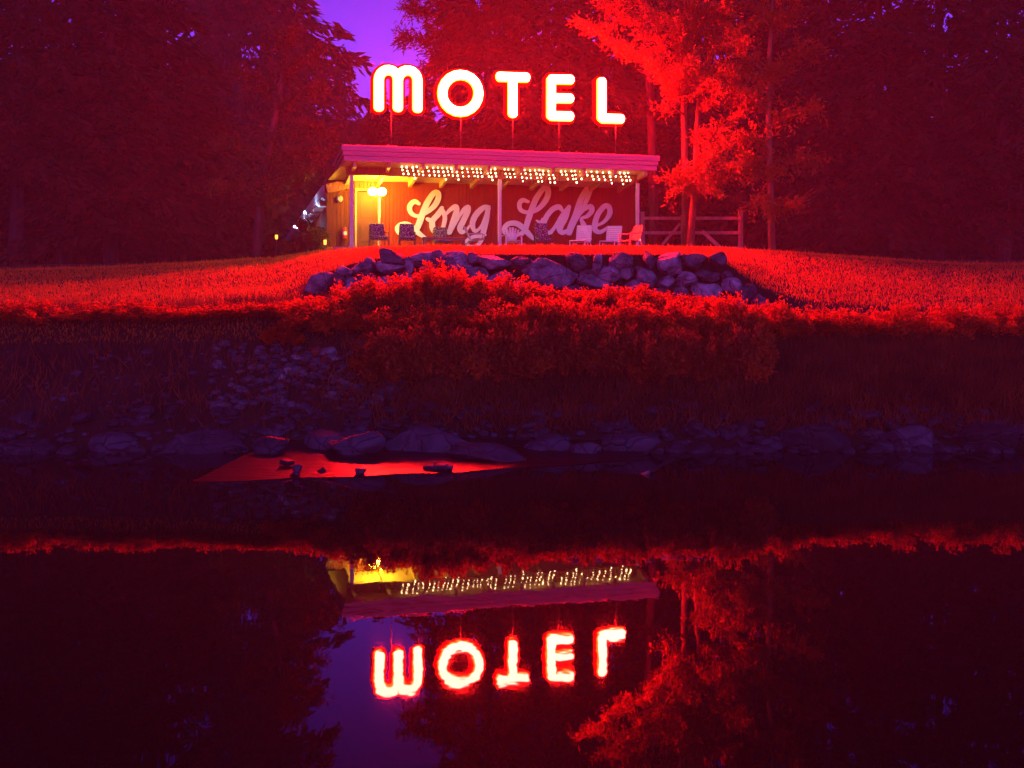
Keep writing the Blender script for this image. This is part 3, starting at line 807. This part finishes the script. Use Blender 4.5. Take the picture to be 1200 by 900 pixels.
# two white chaise lounges seen from the foot's side
def chaise(lab,loc,rz):
    t=thing('chaise_lounge',lab,'lounge chair',loc,rz,'white slatted chaise lounges side by side')
    fr=MB()
    for sy in(-.29,.29): fr.tube([(-1.05,sy,.33),(.30,sy,.33)],.02,7)
    fr.tube([(-1.05,-.29,.33),(-1.05,.29,.33)],.02,7);fr.tube([(.30,-.29,.33),(.30,.29,.33)],.02,7);fr.build('frame',M['plastic'],t)
    for x in(-1.0,-.32,.28):
        for sy in(-.29,.29): MB().tube([(x,sy,.33),(x-.03,sy,0)],.02,7).build('leg',M['plastic'],t)
    for k in range(14):
        MB().box((-1.0+k*.095,0,.35),(.075,.56,.014),None,.004).build('seat_slat',M['strap'],t)
    bf=MB()
    A=Vector((.30,0,.35));Bv=Vector((.62,0,1.02))
    for sy in(-.29,.29): bf.tube([A+Vector((0,sy,0)),Bv+Vector((0,sy,0))],.02,7)
    bf.tube([Bv+Vector((0,-.29,0)),Bv+Vector((0,.29,0))],.02,7);bf=bf.build('backrest',M['plastic'],t)
    d=(Bv-A)
    My=Matrix.Rotation(-math.atan2(d.z,d.x),3,'Y')
    for k in range(8):
        MB().box(A+d*((k+.6)/8.2),(.078,.56,.014),My,.004).build('back_slat',M['strap'],bf)
    for sy in(-.2,.2): MB().tube([(.52,sy,.78),(.75,sy,.33),(.28,sy,.33)],.012,6).build('strut',M['plastic'],t)
    return t
# turned so that the backs face the river
c1=chaise('left one of two white slatted chaise lounges, below the letter k',on(682,283,.5),TH+R(62))
c2=dup(c1,on(717,283,.6),TH+R(60),'right one of two white slatted chaise lounges, next to the orange chair','white slatted chaise lounges side by side')

# moulded plastic armchair in profile, facing left
def armchair(lab,loc,rz):
    t=thing('plastic_armchair',lab,'chair',loc,rz)
    sh=MB();prof=[(-.25,.40),(-.22,.43),(.0,.41),(.18,.41),(.26,.50),(.33,.70),(.42,.93),(.44,.97)]
    wds=[.23,.24,.25,.25,.25,.26,.22,.16]
    vs=[];fs=[]
    for (y,z),wd in zip(prof,wds):
        for k in range(7):
            a=(k-3)/3;vs.append((a*wd,y-.06*a*a*(1 if z>.45 else 0),z+.02*a*a*(1 if z<.45 else 0)))
        for k in range(7):
            a=(k-3)/3;vs.append((a*wd,y-.06*a*a*(1 if z>.45 else 0)+.018,z+.02*a*a*(1 if z<.45 else 0)-.018))
    for i in range(len(prof)-1):
        for k in range(6):
            a=i*14+k;fs.append((a,a+1,a+15,a+14));a+=7;fs.append((a,a+14,a+15,a+1))
        a=i*14;fs.append((a,a+14,a+21,a+7));a+=6;fs.append((a,a+7,a+21,a+14))
    sh.add(vs,fs,True);sh.build('shell',M['orange'],t)
    for sx in(-1,1):
        MB().tube([(sx*.27,-.32,0),(sx*.27,-.26,.42),(sx*.28,-.26,.60),(sx*.29,-.18,.66),(sx*.29,.10,.66),(sx*.26,.30,.74)],[.022,.026,.026,.03,.03,.02],7).build('armrest',M['orange'],t)
        MB().tube([(sx*.27,.34,0),(sx*.25,.22,.42)],[.02,.028],7).build('leg',M['orange'],t)
    return t
armchair('orange lit plastic armchair in profile at the right end of the porch',BW(BP(739,285,-.75)[0],-.75,4.80),TH+R(-68)).scale=(1.12,1.12,1.12)

# ------------------------------------------------------------------ rail fence on the right
fc=thing('rail_fence','weathered post and rail fence with diagonal braces beside the porch','fence',P(800,290,44))
FL=Vector(fc.location)
def fpt(px,py,Y=44): return P(px,py,Y)-FL
for px,y0,y1,wd,Y in ((753,248,294,.16,44),(800,252,294,.14,44),(868,246,303,.17,43.2)):
    a,b_=fpt(px,y0,Y),fpt(px,y1,Y);a.y=b_.y=Y-FL.y
    MB().bar(b_-Vector((0,0,.3)),a,wd,wd,.02).build('post',M['dist'],fc)
for py in (256,273,291):
    for (pa,Ya),(pb,Yb) in (((753,44),(800,44)),((800,44),(868,43.2))):
        MB().bar(fpt(pa,py,Ya)+Vector((0,-.10,0)),fpt(pb,py,Yb)+Vector((0,-.10,0)),.05,.13,.01).build('rail',M['dist'],fc)
MB().bar(fpt(776,287,43.8),fpt(797,262,43.8),.06,.11).build('brace',M['dist'],fc)
MB().bar(fpt(823,271,43.0),fpt(858,303,43.0),.06,.14).build('brace',M['dist'],fc)

# ------------------------------------------------------------------ vegetation
def blades(base,dirs,length,width,rng,fold=.0):
    n=len(base);d=dirs/np.linalg.norm(dirs,axis=1)[:,None]
    r=rng.normal(size=(n,3));s_=np.cross(d,r);s_/=np.linalg.norm(s_,axis=1)[:,None]
    L=length if np.ndim(length) else np.full(n,length)
    Wd=width if np.ndim(width) else np.full(n,width)
    V=np.empty((n,4,3))
    V[:,0]=base;V[:,1]=base+d*(L*.5)[:,None]+s_*(Wd*.5)[:,None];V[:,2]=base+d*L[:,None];V[:,3]=base+d*(L*.5)[:,None]-s_*(Wd*.5)[:,None]
    return V
gz=np.vectorize(ground)
# lawn blades
rng=np.random.RandomState(11)
def scatter(n,px0,px1,ya,yb,rng):
    Y=rng.uniform(ya,yb,n);px=rng.uniform(px0,px1,n);x=(px-600)/F*Y;return x,Y,px
x,Y,px=scatter(118000,-260,1460,24.7,42.5,rng)
keep=~((Y<30.5)&(px>352)&(px<925))&~((Y<26)&(px>440))
x,Y,px=x[keep],Y[keep],px[keep]
z=gz(x,Y);n=len(x)
uu=(x-X0)*CT+(Y-Y0)*ST;vv=-(x-X0)*ST+(Y-Y0)*CT
keep=~((vv>-.05)&(uu>uc-.1)&(uu<W+.1));x,Y,z=x[keep],Y[keep],z[keep];n=len(x)
d=np.stack([rng.normal(0,.35,n),rng.normal(0,.35,n),np.ones(n)],1)
tall=rng.uniform(.07,.15,n)*(1+.6*(rng.rand(n)<.06))
tag(quads('lawn_grass',blades(np.stack([x,Y,z-.01],1),d,tall,.028,rng),M['grass']),'short lawn grass glowing red in front of the porch','grass',kind='stuff')
# rough dry grass on the bank
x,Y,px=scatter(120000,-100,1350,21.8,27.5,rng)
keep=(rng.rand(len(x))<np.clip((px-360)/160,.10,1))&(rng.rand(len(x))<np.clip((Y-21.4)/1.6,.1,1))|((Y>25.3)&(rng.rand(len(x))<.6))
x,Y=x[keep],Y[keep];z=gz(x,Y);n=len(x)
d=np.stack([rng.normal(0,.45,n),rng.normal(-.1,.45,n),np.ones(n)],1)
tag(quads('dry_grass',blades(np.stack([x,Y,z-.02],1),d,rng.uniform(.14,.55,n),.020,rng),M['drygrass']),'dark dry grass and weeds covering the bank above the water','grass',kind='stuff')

# shrubs in front of the wall
def shrub_mesh(seed,H=1.15,Rr=.85,nst=64,nl=62):
    rng=np.random.RandomState(seed);st=MB();B=[];D=[]
    for i in range(nst):
        a=rng.uniform(0,6.283);r=Rr*math.sqrt(rng.rand());h=H*(1-.40*(r/Rr)**2)*rng.uniform(.5,1.28)
        p0=np.array([r*.45*math.cos(a),r*.45*math.sin(a),0]);p1=np.array([r*math.cos(a),r*math.sin(a),h])
        mid=(p0+p1)/2+rng.normal(0,.05,3)
        if i%2==0: st.tube([p0,mid,p1],[.012,.008,.004],4,cap=False)
        t=rng.uniform(.28,1,nl)**.75
        q=p0[None]*((1-t)**2)[:,None]+2*mid[None]*(t*(1-t))[:,None]+p1[None]*(t**2)[:,None]
        q+=rng.normal(0,.055,(nl,3))
        B.append(q);dd=(p1-p0)[None]*.5+rng.normal(0,.5,(nl,3));D.append(dd)
    B=np.concatenate(B);D=np.concatenate(D);n=len(B)
    return st,blades(B,D,rng.uniform(.06,.16,n),rng.uniform(.035,.075,n),rng)
PROTO=[]
def plant(name,lab,cat,loc,rz,scale,idx,group,mt='bush',mk=None):
    while len(PROTO)<=idx: PROTO.append(None)
    if PROTO[idx] is None:
        st,V=(mk or shrub_mesh)(50+idx)
        t=thing(name,lab,cat,loc,rz,group)
        st.build('stems',M['bark'],t);quads('foliage',V,M[mt],t);t.scale=(scale,)*3 if np.ndim(scale)==0 else scale
        PROTO[idx]=t;return t
    sc3=(scale,)*3 if np.ndim(scale)==0 else scale
    return dup(PROTO[idx],loc,rz,lab,group,sc3)
# px, Y, crown top row, description
BUSH=[(322,30.6,358,'shrub at the left edge below the open lawn'),(345,30.2,362,'low shrub under the pointed end boulder of the wall'),
(372,30.8,352,'shrub under the first two boulders of the wall'),(398,30.4,350,'shrub left of the tallest one at the wall left part'),
(425,31.5,330,'tall bright shrub in front of the wall left part'),(452,31.2,332,'bright shrub below the word Long, left one of two'),
(482,31.8,326,'bright shrub below the word Long, right one of two'),(508,32.2,315,'tall shrub reaching the wall top left of the middle post'),
(538,32.0,322,'shrub in front of the wall just left of the middle post'),(567,31.7,330,'shrub below the middle porch post'),
(598,31.8,326,'shrub left of the largest wall boulder'),(628,31.4,338,'shrub covering the foot of the largest wall boulder'),
(656,31.2,345,'low shrub right of the largest wall boulder'),(684,31.4,343,'shrub below the upright wedge stone'),
(712,31.6,340,'shrub below the left chaise lounge'),(742,31.7,338,'bright shrub below the right chaise lounge'),
(768,31.4,345,'shrub below the orange armchair'),(793,31.2,352,'shrub below the wall boulders at the thick trunk'),
(818,30.8,350,'bright shrub below the twin trunks'),(846,30.2,362,'shrub below the right end of the wall'),
(873,29.4,382,'shrub low beside the rubble at the right end of the wall'),(902,29.0,385,'shrub beyond the rubble on the right'),
(935,29.4,372,'shrub farther right on the bank, left one'),(968,29.6,365,'shrub farther right on the bank, second one'),
(1005,29.6,368,'shrub farther right on the bank, third one'),(1050,29.8,360,'shrub farther right on the bank, fourth one'),(1110,29.8,362,'shrub near the right end of the bank'),(1170,29.8,358,'shrub at the right end of the bank'),
(292,30.4,362,'shrub just left of the open lawn'),(255,30.4,358,'shrub farther left on the bank, second one'),(210,30.2,360,'shrub farther left on the bank, third one'),(160,30.2,355,'shrub farther left on the bank, fourth one'),(100,30.2,358,'shrub near the left end of the bank'),(35,30.2,355,'shrub at the left end of the bank')]
rg=random.Random(2)
for i,(px,Y,top,lab) in enumerate(BUSH):
    Y=gy(Y);top-=4
    x=(px-600)/F*Y;g=ground(x,Y);h=CH-(top-HZ)/F*Y-g
    s_=max(h/1.2,.30)
    plant('shrub',lab,'shrub',(x,Y,g-.05),rg.uniform(0,6),(.98,.85,s_),i%5,'leafy shrubs in front of the boulder wall')
# a second, lower and nearer row; the lowest leaves have shade put into their colour
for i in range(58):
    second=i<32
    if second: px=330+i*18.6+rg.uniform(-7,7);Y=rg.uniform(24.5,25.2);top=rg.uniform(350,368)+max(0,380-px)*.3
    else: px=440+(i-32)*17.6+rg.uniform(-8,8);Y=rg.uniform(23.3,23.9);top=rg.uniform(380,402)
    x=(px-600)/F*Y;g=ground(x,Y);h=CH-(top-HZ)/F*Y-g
    lab=('shrub of the middle row with a bright red top, lower down the bank' if second else 'shrub of the lowest row, shade put into its leaf colour, above the dark grass')
    plant('shrub',lab,'shrub',(x,Y,g-.05),rg.uniform(0,6),(.85,.6,max(h/1.2,.3)),(i%5 if second else 10+i%3),('shrubs of the middle row on the bank' if second else 'shrubs of the lowest row on the bank'),'shadebush')
# lit weeds on the left bank
def weed_mesh(seed): return shrub_mesh(seed,1.0,.8,16,26)
for px,Y,h,lab in ((425,23.2,.38,'small red lit weed tuft on the left bank above the round boulder'),(413,20.2,.25,'tiny weed tuft between stones on the left bank'),(520,22.0,.4,'weed tuft in the dark grass of the middle bank'),(376,24.0,.35,'red weed beside the long pale stone')):
    Y=gy(Y);h*=.95;x=(px-600)/F*Y;plant('weed_tuft',lab,'weed',(x,Y,ground(x,Y)-.03),rg.uniform(0,6),(.42,.4,h),9,'weed tufts on the bank','bush',weed_mesh)

# potted plants and bushes by the left corner
def round_bush(seed):
    rng=np.random.RandomState(seed);st=MB();st.tube([(0,0,0),(0,0,.4)],[.03,.015],6)
    n=2600;d=rng.normal(size=(n,3));d/=np.linalg.norm(d,axis=1)[:,None];r=.42*rng.rand(n)**.35*(1+.25*np.sin(d[:,0]*7+d[:,2]*5))
    B=d*r[:,None]+np.array([0,0,.48])
    return st,blades(B,d+rng.normal(0,.6,(n,3)),.08,.045,rng)
def local_plant(lab,px,Y,py0,py1,idx,name='bush'):
    x=(px-600)/F*Y;z0=CH-(py1-HZ)/F*Y;z1=CH-(py0-HZ)/F*Y
    if name!='hanging_plant': z0=min(z0,ground(x,Y))
    s_=(z1-z0)/.92
    return plant(name,lab,'plant',(x,Y,z0),0,s_,idx,None,'leaf',round_bush)
local_plant('round green bush lit yellow at the motel corner',369,42.3,267,294,6)
local_plant('dark green bush at the foot of the receding white eave',338,44,280,304,7)
hp=local_plant('hanging basket of greenery below the white eave',355,46,256,272,8,'hanging_plant')
hz=hp.location
MB().tube([(0,0,.75),(0,0,1.6)],.01,5).build('hanger',M['darkmetal'],hp)
MB().tube([(0,0,-.02),(0,0,.02),(0,0,.26)],[.14,.2,.3],12).build('basket',M['bark'],hp)

# ---- trees
def conifer_mesh(seed,H=20,Rr=4.2,first=.1,n_wh=34,lean=0):
    rng=np.random.RandomState(seed);tr=MB()
    tr.tube([(0,0,-.5),(0,0,H*.3),(0,0,H*.7),(0,0,H)],[H*.018,H*.013,H*.007,.02],10)
    B=[];D=[]
    for i in range(n_wh):
        f=i/n_wh;h=H*(first+(1-first)*f)
        L=Rr*((1-f)**.75)*1.0+.35
        for k in range(6):
            a=rng.uniform(0,6.283);l=L*rng.uniform(.6,1.2);dz=-.18*l+rng.uniform(-.2,.3)
            hh=h+rng.uniform(-.3,.3)
            tip=np.array([math.cos(a)*l,math.sin(a)*l,hh+dz]);p0=np.array([0,0,hh])
            if k%3==0: tr.tube([p0,(p0+tip)/2+np.array([0,0,.12*l]),tip],[.05,.03,.01],4,cap=False)
            m=int(42*l/2)+14
            t=rng.uniform(.12,1.0,m)
            side=np.array([-math.sin(a),math.cos(a),0])
            q=p0[None]+(tip-p0)[None]*t[:,None];q[:,2]+=.12*l*4*t*(1-t)
            sp=rng.normal(0,1,m)*(.16+.30*l/4)*(1.15-t)
            q+=side[None]*sp[:,None];q[:,2]+=rng.normal(-.08,.14,m)
            dd=(tip-p0)[None]/l*.8+side[None]*np.sign(sp)[:,None]*rng.uniform(.2,1,m)[:,None]+np.array([0,0,-.35])[None]+rng.normal(0,.25,(m,3))
            B.append(q);D.append(dd)
    B=np.concatenate(B);D=np.concatenate(D);n=len(B)
    return tr,blades(B,D,rng.uniform(.35,.75,n),rng.uniform(.10,.22,n),rng)
TP={}
def conifer(px,Y,top,lab,var,name='conifer',rscale=1.0,group='conifers of the dark woods'):
    x=(px-600)/F*Y;g=ground(x,Y)-.1;zt=CH-(top-HZ)/F*Y;s_=(zt-g)/20
    sc3=(s_*rscale,s_*rscale,s_);rz=(px*1.7)%6.28
    if var not in TP:
        tr,V=conifer_mesh(200+var,first=(.06,.10,.16,.08)[var%4],Rr=(4.2,4.8,3.8,4.4)[var%4])
        t=thing(name,lab,'tree',(x,Y,g),rz,group);t.scale=sc3
        tr.build('trunk',M['bark'],t);quads('crown',V,M['needle'],t);TP[var]=t
        return t
    return dup(TP[var],(x,Y,g),rz,lab,group,sc3)
# px, Y, top row  (the gap of sky sits over the letter M)
CON=[(312,97,-300,'huge dark conifer filling the upper left beside the sky gap',1,1.05),(278,90,-260,'dark conifer left of the huge one',.9,.8),
(404,98,62,'lower dark conifer under the left edge of the sky gap',.9,.75),(444,66,90,'short conifer whose top ends just above the letter M',1,.8),
(492,70,80,'short conifer behind the gap between M and O',1,.8),(572,53.5,-190,'tall conifer right of the sky gap behind the letter T',1,.95),
(640,54,-200,'tall dark conifer behind the letter E',1,1.0),(708,55,-190,'tall dark conifer behind the letter L',1,1.0),
(760,60,-180,'tall dark conifer behind the thick bare trunk',1,1.0),(830,58,-200,'dark conifer behind the twin trunks',1,1.0),
(900,57,-190,'dark conifer right of the twin trunks',1,1.0),(965,54,-200,'dark conifer in the right woods, first one',1,1.0),
(1030,52,-190,'dark conifer in the right woods, second one',1,1.0),(1100,52,-200,'dark conifer in the right woods, third one',1,1.0),(1175,50,-190,'dark conifer in the right woods, outermost',1,1.0),
(190,52,-200,'dark conifer in the left woods, third from the gap',1,1.0),(130,50,-190,'dark conifer in the left woods, fourth from the gap',1,1.0),
(75,50,-200,'dark conifer in the left woods, fifth from the gap',1,1.0),(20,48,-190,'dark conifer in the left woods, outermost',1,1.0),
(228,70,60,'half hidden conifer between the left ones',1,1.2),(130,64,40,'half hidden conifer far in the left woods',1,1.2),(40,62,50,'half hidden conifer at the far left',1,1.2),
(600,72,40,'conifer deep behind the letters O and T',1,1.2),(670,72,30,'conifer deep behind the letter E',1,1.2),(735,74,30,'conifer deep behind the right end of the roof',1,1.2),(800,72,40,'conifer deep behind the rail fence',1,1.2),
(870,72,40,'conifer deep behind the last fence post',1,1.2),(935,70,30,'half hidden conifer in the right woods, first one',1,1.2),(1065,68,30,'half hidden conifer in the right woods, second one',1,1.2),(1200,64,30,'half hidden conifer at the far right',1,1.2),
(530,80,130,'small conifer low behind the letter O',1,1.4),(420,106,140,'small conifer low behind the roof corner',1,1.4),
(360,104,110,'small conifer low behind the huge dark one',1,1.4)]
for i,(px,Y,top,lab,a,rs) in enumerate(CON):
    conifer(px,Y,top,lab,i%4,rscale=rs)
# wooded undergrowth behind everything: closes the low gaps between the trunks
rng=np.random.RandomState(77)
n=60000;px=rng.uniform(-150,1350,n);Y=rng.uniform(50,86,n);x=(px-600)/F*Y
keep=~((px>325)&(px<520)&(Y<80)&(Y<84));x,Y,px=x[keep],Y[keep],px[keep];n=len(x)
z=5+rng.rand(n)**1.6*(4.5+1.5*np.sin(x*.7))
tag(quads('undergrowth',blades(np.stack([x,Y,z],1),rng.normal(size=(n,3)),rng.uniform(.4,.8,n),rng.uniform(.2,.35,n),rng),M['needle']),'dense dark undergrowth of the woods behind the motel','undergrowth',kind='stuff')
# far wooded rise that closes the horizon
rng=np.random.RandomState(78);n=40000
px=rng.uniform(-200,1400,n);Y=rng.uniform(90,125,n);x=(px-600)/F*Y
z=4+rng.rand(n)*(17+3*np.sin(x*.13)+2*np.sin(x*.41))*(Y/100)
tag(quads('far_woods',blades(np.stack([x,Y,z],1),rng.normal(size=(n,3)),rng.uniform(1.2,2.2,n),rng.uniform(.6,1.1,n),rng),M['needle']),'dark mass of woods on the rise far behind','woods',kind='stuff')

# trees with sprays of small leaves, given by limbs (px, py, Y, radius)
def spray_tree(name,lab,cat,Y0_,trunk,limbs,seed,leafm,trunkm,dens=1.0,spread=.55,lsize=(.14,.26),group=None):
    rng=np.random.RandomState(seed)
    base=P(trunk[0][0],trunk[0][1],Y0_);base.z=ground(base.x,base.y)-.05
    t=thing(name,lab,cat,base,0,group)
    tm=MB();pts=[P(a,b_,Y0_+dy)-base for a,b_,dy,r in trunk];pts[0]=Vector((0,0,-.2))
    tm.tube(pts,[q[3] for q in trunk],12)
    B=[];D=[]
    for limb,wt in limbs:
        lp=[np.array(P(a,b_,Y0_+dy)-base) for a,b_,dy in limb]
        n0=len(lp);tm.tube([tuple(q) for q in lp],[.042*(1-.8*i/(n0-1))+.008 for i in range(n0)],6,cap=False)
        seglen=[np.linalg.norm(lp[i+1]-lp[i]) for i in range(n0-1)];tot=sum(seglen)
        ntw=int(tot*9*wt*dens)
        for k in range(ntw):
            s_=(rng.rand()**.8)*tot;i=0
            while i<n0-2 and s_>seglen[i]: s_-=seglen[i];i+=1
            f=min(s_/seglen[i],1);p=lp[i]+(lp[i+1]-lp[i])*f
            ax=(lp[i+1]-lp[i])/seglen[i]
            d=rng.normal(0,1,3);d[2]*=.45;d=d/np.linalg.norm(d)*.85+ax*.75;d/=np.linalg.norm(d)
            l=spread*rng.uniform(.5,1.6)
            tip=p+d*l+np.array([0,0,-.10*l])
            if k%2==0: tm.tube([tuple(p),tuple(tip)],[.012,.004],3,cap=False)
            m=26
            u=rng.uniform(.1,1.05,m);q=p[None]+(tip-p)[None]*u[:,None]+rng.normal(0,.05,(m,3))
            q+=rng.normal(0,.09,(m,3))*u[:,None]
            dd=d[None]*.7+rng.normal(0,.55,(m,3));dd[:,2]-=.05
            B.append(q);D.append(dd)
    B=np.concatenate(B);D=np.concatenate(D);n=len(B)
    tm.build('trunk',M[trunkm],t)
    quads('crown',blades(B,D,rng.uniform(*lsize,n),rng.uniform(.035,.075,n),rng),M[leafm],t)
    return t
spray_tree('tree','left one of two lit trunks, its long bough reaching over the letter L','tree',43.2,
 [(803,300,0,.155),(803,200,0,.135),(801,110,0,.115),(799,30,0,.11),(797,-60,0,.08),(795,-140,0,.03)],
 [([(801,112,0),(772,78,-.8),(740,58,-1.4),(708,40,-1.9),(678,20,-2.3)],1.0),
  ([(801,85,0),(770,48,-.6),(738,22,-1.2),(708,2,-1.8)],1.5),([(800,60,0),(770,20,-.5),(740,-10,-1.1),(720,-30,-1.3)],1.5),
  ([(801,100,0),(785,92,-.8),(765,76,-1.4)],1.6),([(800,70,0),(812,40,-1.0),(830,20,-1.8),(850,5,-2.2)],1.5),
  ([(801,90,0),(800,50,-1.2),(790,25,-2)],1.8),([(800,40,0),(812,-5,-.8),(835,-30,-1)],1.4),([(800,30,0),(780,-20,-.8),(760,-50,-1)],1.4),
  ([(803,118,0),(790,105,-1),(778,98,-1.6)],1.3),([(799,0,0),(810,-50,0),(830,-90,0)],1.2),([(798,-20,0),(780,-70,0),(755,-100,0)],1.2),
  ([(803,222,0),(795,214,-.9),(786,207,-1.5)],.9),([(803,226,0),(800,218,-1.2),(788,220,-1.8)],.8),([(803,218,0),(815,206,-1.3),(822,200,-2)],.9),([(803,135,0),(790,128,-.6),(781,122,-.9)],.6)],
 31,'litleaf','palebark',1.25)
spray_tree('tree','slightly leaning right one of the two lit trunks behind the rail fence','tree',42.6,
 [(808,298,0,.16),(815,200,0,.115),(819,110,0,.09),(820,40,0,.10),(822,-50,0,.06),(824,-120,0,.02)],
 [([(819,105,0),(845,88,-.6),(868,84,-.9),(892,90,-1)],1.2),([(820,80,0),(850,50,-.8),(880,30,-1.1),(905,22,-1)],1.4),
  ([(820,60,0),(845,20,-.8),(870,-5,-1)],1.2),([(819,130,0),(843,118,-.7),(864,112,-1),(885,120,-1)],1.0),
  ([(817,165,0),(832,172,-.9),(845,188,-1.6),(862,198,-2.0)],1.0),([(817,170,0),(840,155,-.7),(858,140,-1),(872,128,-1)],.7),
  ([(815,205,0),(830,210,-.9),(845,207,-1.5)],1.0),([(814,215,0),(822,222,-1),(838,224,-1.6)],.8),([(815,195,0),(822,192,-1),(835,180,-1.8)],.7),
  ([(819,110,0),(808,92,-1),(800,80,-1.6)],1.5),([(819,95,0),(832,85,-1.2),(842,100,-2)],1.5),([(820,50,0),(812,20,-1),(822,0,-1.6)],1.4),
  ([(817,150,0),(860,172,-1.5),(885,190,-2)],.8)],
 32,'litleaf','palebark',1.5)
spray_tree('tree','slender leafy tree past the last red fence post','tree',41.6,
 [(905,315,0,.15),(902,200,0,.12),(900,100,0,.10),(905,0,0,.06),(905,-90,0,.02)],
 [([(902,215,0),(888,200,-.6),(876,188,-1)],1.4),([(902,180,0),(885,165,-.5),(868,158,-.8)],1.3),([(901,130,0),(880,112,-.5),(862,95,-.8),(850,80,-1)],1.0),
  ([(900,90,0),(880,70,-.6),(868,45,-.9)],1.0),([(902,230,0),(890,235,-.6),(878,240,-.9)],1.0),([(902,205,0),(925,190,-.4),(950,185,-.6)],1.4),([(901,150,0),(930,130,-.4),(955,125,-.6)],1.4),
  ([(900,100,0),(925,70,-.4),(955,55,-.6)],1.4),([(903,40,0),(925,10,-.4),(950,-20,-.6)],1.3),([(903,30,0),(885,0,-.4),(870,-20,-.6)],1.2),([(902,240,0),(915,245,-.5),(935,238,-.8)],1.2)],
 33,'litleaf','palebark',1.7)
spray_tree('tree','thick bare dark trunk standing at the right end of the roof','tree',46.5,
 [(766,300,0,.21),(765,200,0,.19),(762,110,0,.17),(758,60,0,.15),(755,-60,0,.10),(754,-160,0,.03)],
 [([(764,130,0),(756,122,-.5),(748,128,-.8)],.5),([(764,128,0),(772,124,-.4),(778,130,-.6)],.4),([(757,0,0),(735,-40,0),(715,-60,0)],1.5),([(756,-20,0),(780,-60,0),(800,-80,0)],1.5),([(762,120,0),(752,112,-.4),(746,108,-.6)],.3)],
 34,'needle','bark',.9)
# drooping bough from the right side of the sky gap and the leafy tree at left
spray_tree('tree','pine whose ragged boughs poke into the sky gap from the right','tree',54,
 [(552,310,0,.22),(550,200,0,.18),(549,60,0,.14),(548,-60,0,.09),(547,-160,0,.03)],
 [([(549,100,0),(530,86,-.2),(514,80,-.3),(504,78,-.4)],2.0),([(549,75,0),(522,56,-.3),(500,47,-.4),(474,44,-.5)],1.1),([(549,60,0),(530,44,.3),(514,40,.4)],2.0),
  ([(549,40,0),(520,20,-.3),(500,14,-.5),(478,10,-.6)],1.1),([(549,28,0),(532,10,.3),(518,5,.3)],2.0),([(548,10,0),(525,-15,-.3),(500,-12,-.3),(482,-6,-.3)],1.4),
  ([(548,80,0),(565,60,-.3),(580,50,-.5)],1.8),([(548,40,0),(570,15,-.3),(585,5,-.5)],1.8),([(549,110,0),(530,104,-.3),(512,100,-.4)],2.2),([(550,130,0),(570,115,-.3),(585,110,-.4)],1.6),
  ([(550,125,0),(535,105,-.5),(522,98,-.6)],2.0),([(547,-40,0),(525,-60,0),(510,-65,0)],1.6),([(547,-40,0),(565,-60,0),(580,-65,0)],1.6),([(549,55,0),(535,28,-.2),(520,24,-.2)],2.0),([(549,90,0),(530,66,-.2),(512,62,-.2)],2.0)],
 35,'needle','bark',1.8,spread=.6,lsize=(.2,.42))
spray_tree('tree','broadleaf tree at the left whose low boughs catch the yellow light','tree',44.5,
 [(300,320,0,.2),(305,240,0,.17),(318,160,0,.13),(330,90,0,.08),(340,30,0,.03)],
 [([(306,232,0),(320,222,-.5),(335,218,-.8),(346,216,-1)],1.3),([(308,215,0),(330,200,-.6),(345,200,-1),(362,202,-1.2)],1.5),([(312,195,0),(335,180,-.6),(360,178,-1),(378,182,-1.2)],1.6),
  ([(305,240,0),(318,234,-.7),(328,232,-1)],1.2),([(318,165,0),(345,150,-.6),(370,150,-1),(388,160,-1)],1.4),([(322,130,0),(350,110,-.6),(375,105,-1)],1.3),([(328,100,0),(352,70,-.4),(375,60,-.8)],1.3),
  ([(325,120,0),(300,95,-.4),(280,85,-.6)],1.4),([(312,190,0),(285,170,-.4),(262,165,-.6)],1.5),([(306,225,0),(280,215,-.4),(255,218,-.6)],1.5),([(330,80,0),(325,50,-.4),(345,35,-.6)],1.2)],
 36,'leaf','bark',1.5,spread=.6,lsize=(.12,.22))
# bare twig on the bank
b=MB();p0=P(548,437,23.4);b.tube([p0,P(560,444,23.3),P(575,452,23.2),P(588,458,23.1)],[.012,.014,.012,.006],6);b.tube([P(575,452,23.2),P(583,448,23.2)],[.008,.004],5)
tag(b.build('twig',M['palestone']),'pale bare stick lying among the dark grass of the bank','stick')

# ------------------------------------------------------------------ night mist, added for the red halo around the sign
hm=bpy.data.materials.new('mist');hm.use_nodes=True;nt=hm.node_tree;nt.nodes.clear()
pv=nt.nodes.new('ShaderNodeVolumePrincipled');ou=nt.nodes.new('ShaderNodeOutputMaterial')
pv.inputs['Color'].default_value=(.95,.72,.72,1);pv.inputs['Density'].default_value=.00125;pv.inputs['Anisotropy'].default_value=0.0
nt.links.new(pv.outputs[0],ou.inputs['Volume'])
b=MB();b.box((0,60,24.5),(300,270,55));hz=b.build('haze',hm);tag(hz,'thin night mist added for the red halo around the sign','haze',kind='stuff')
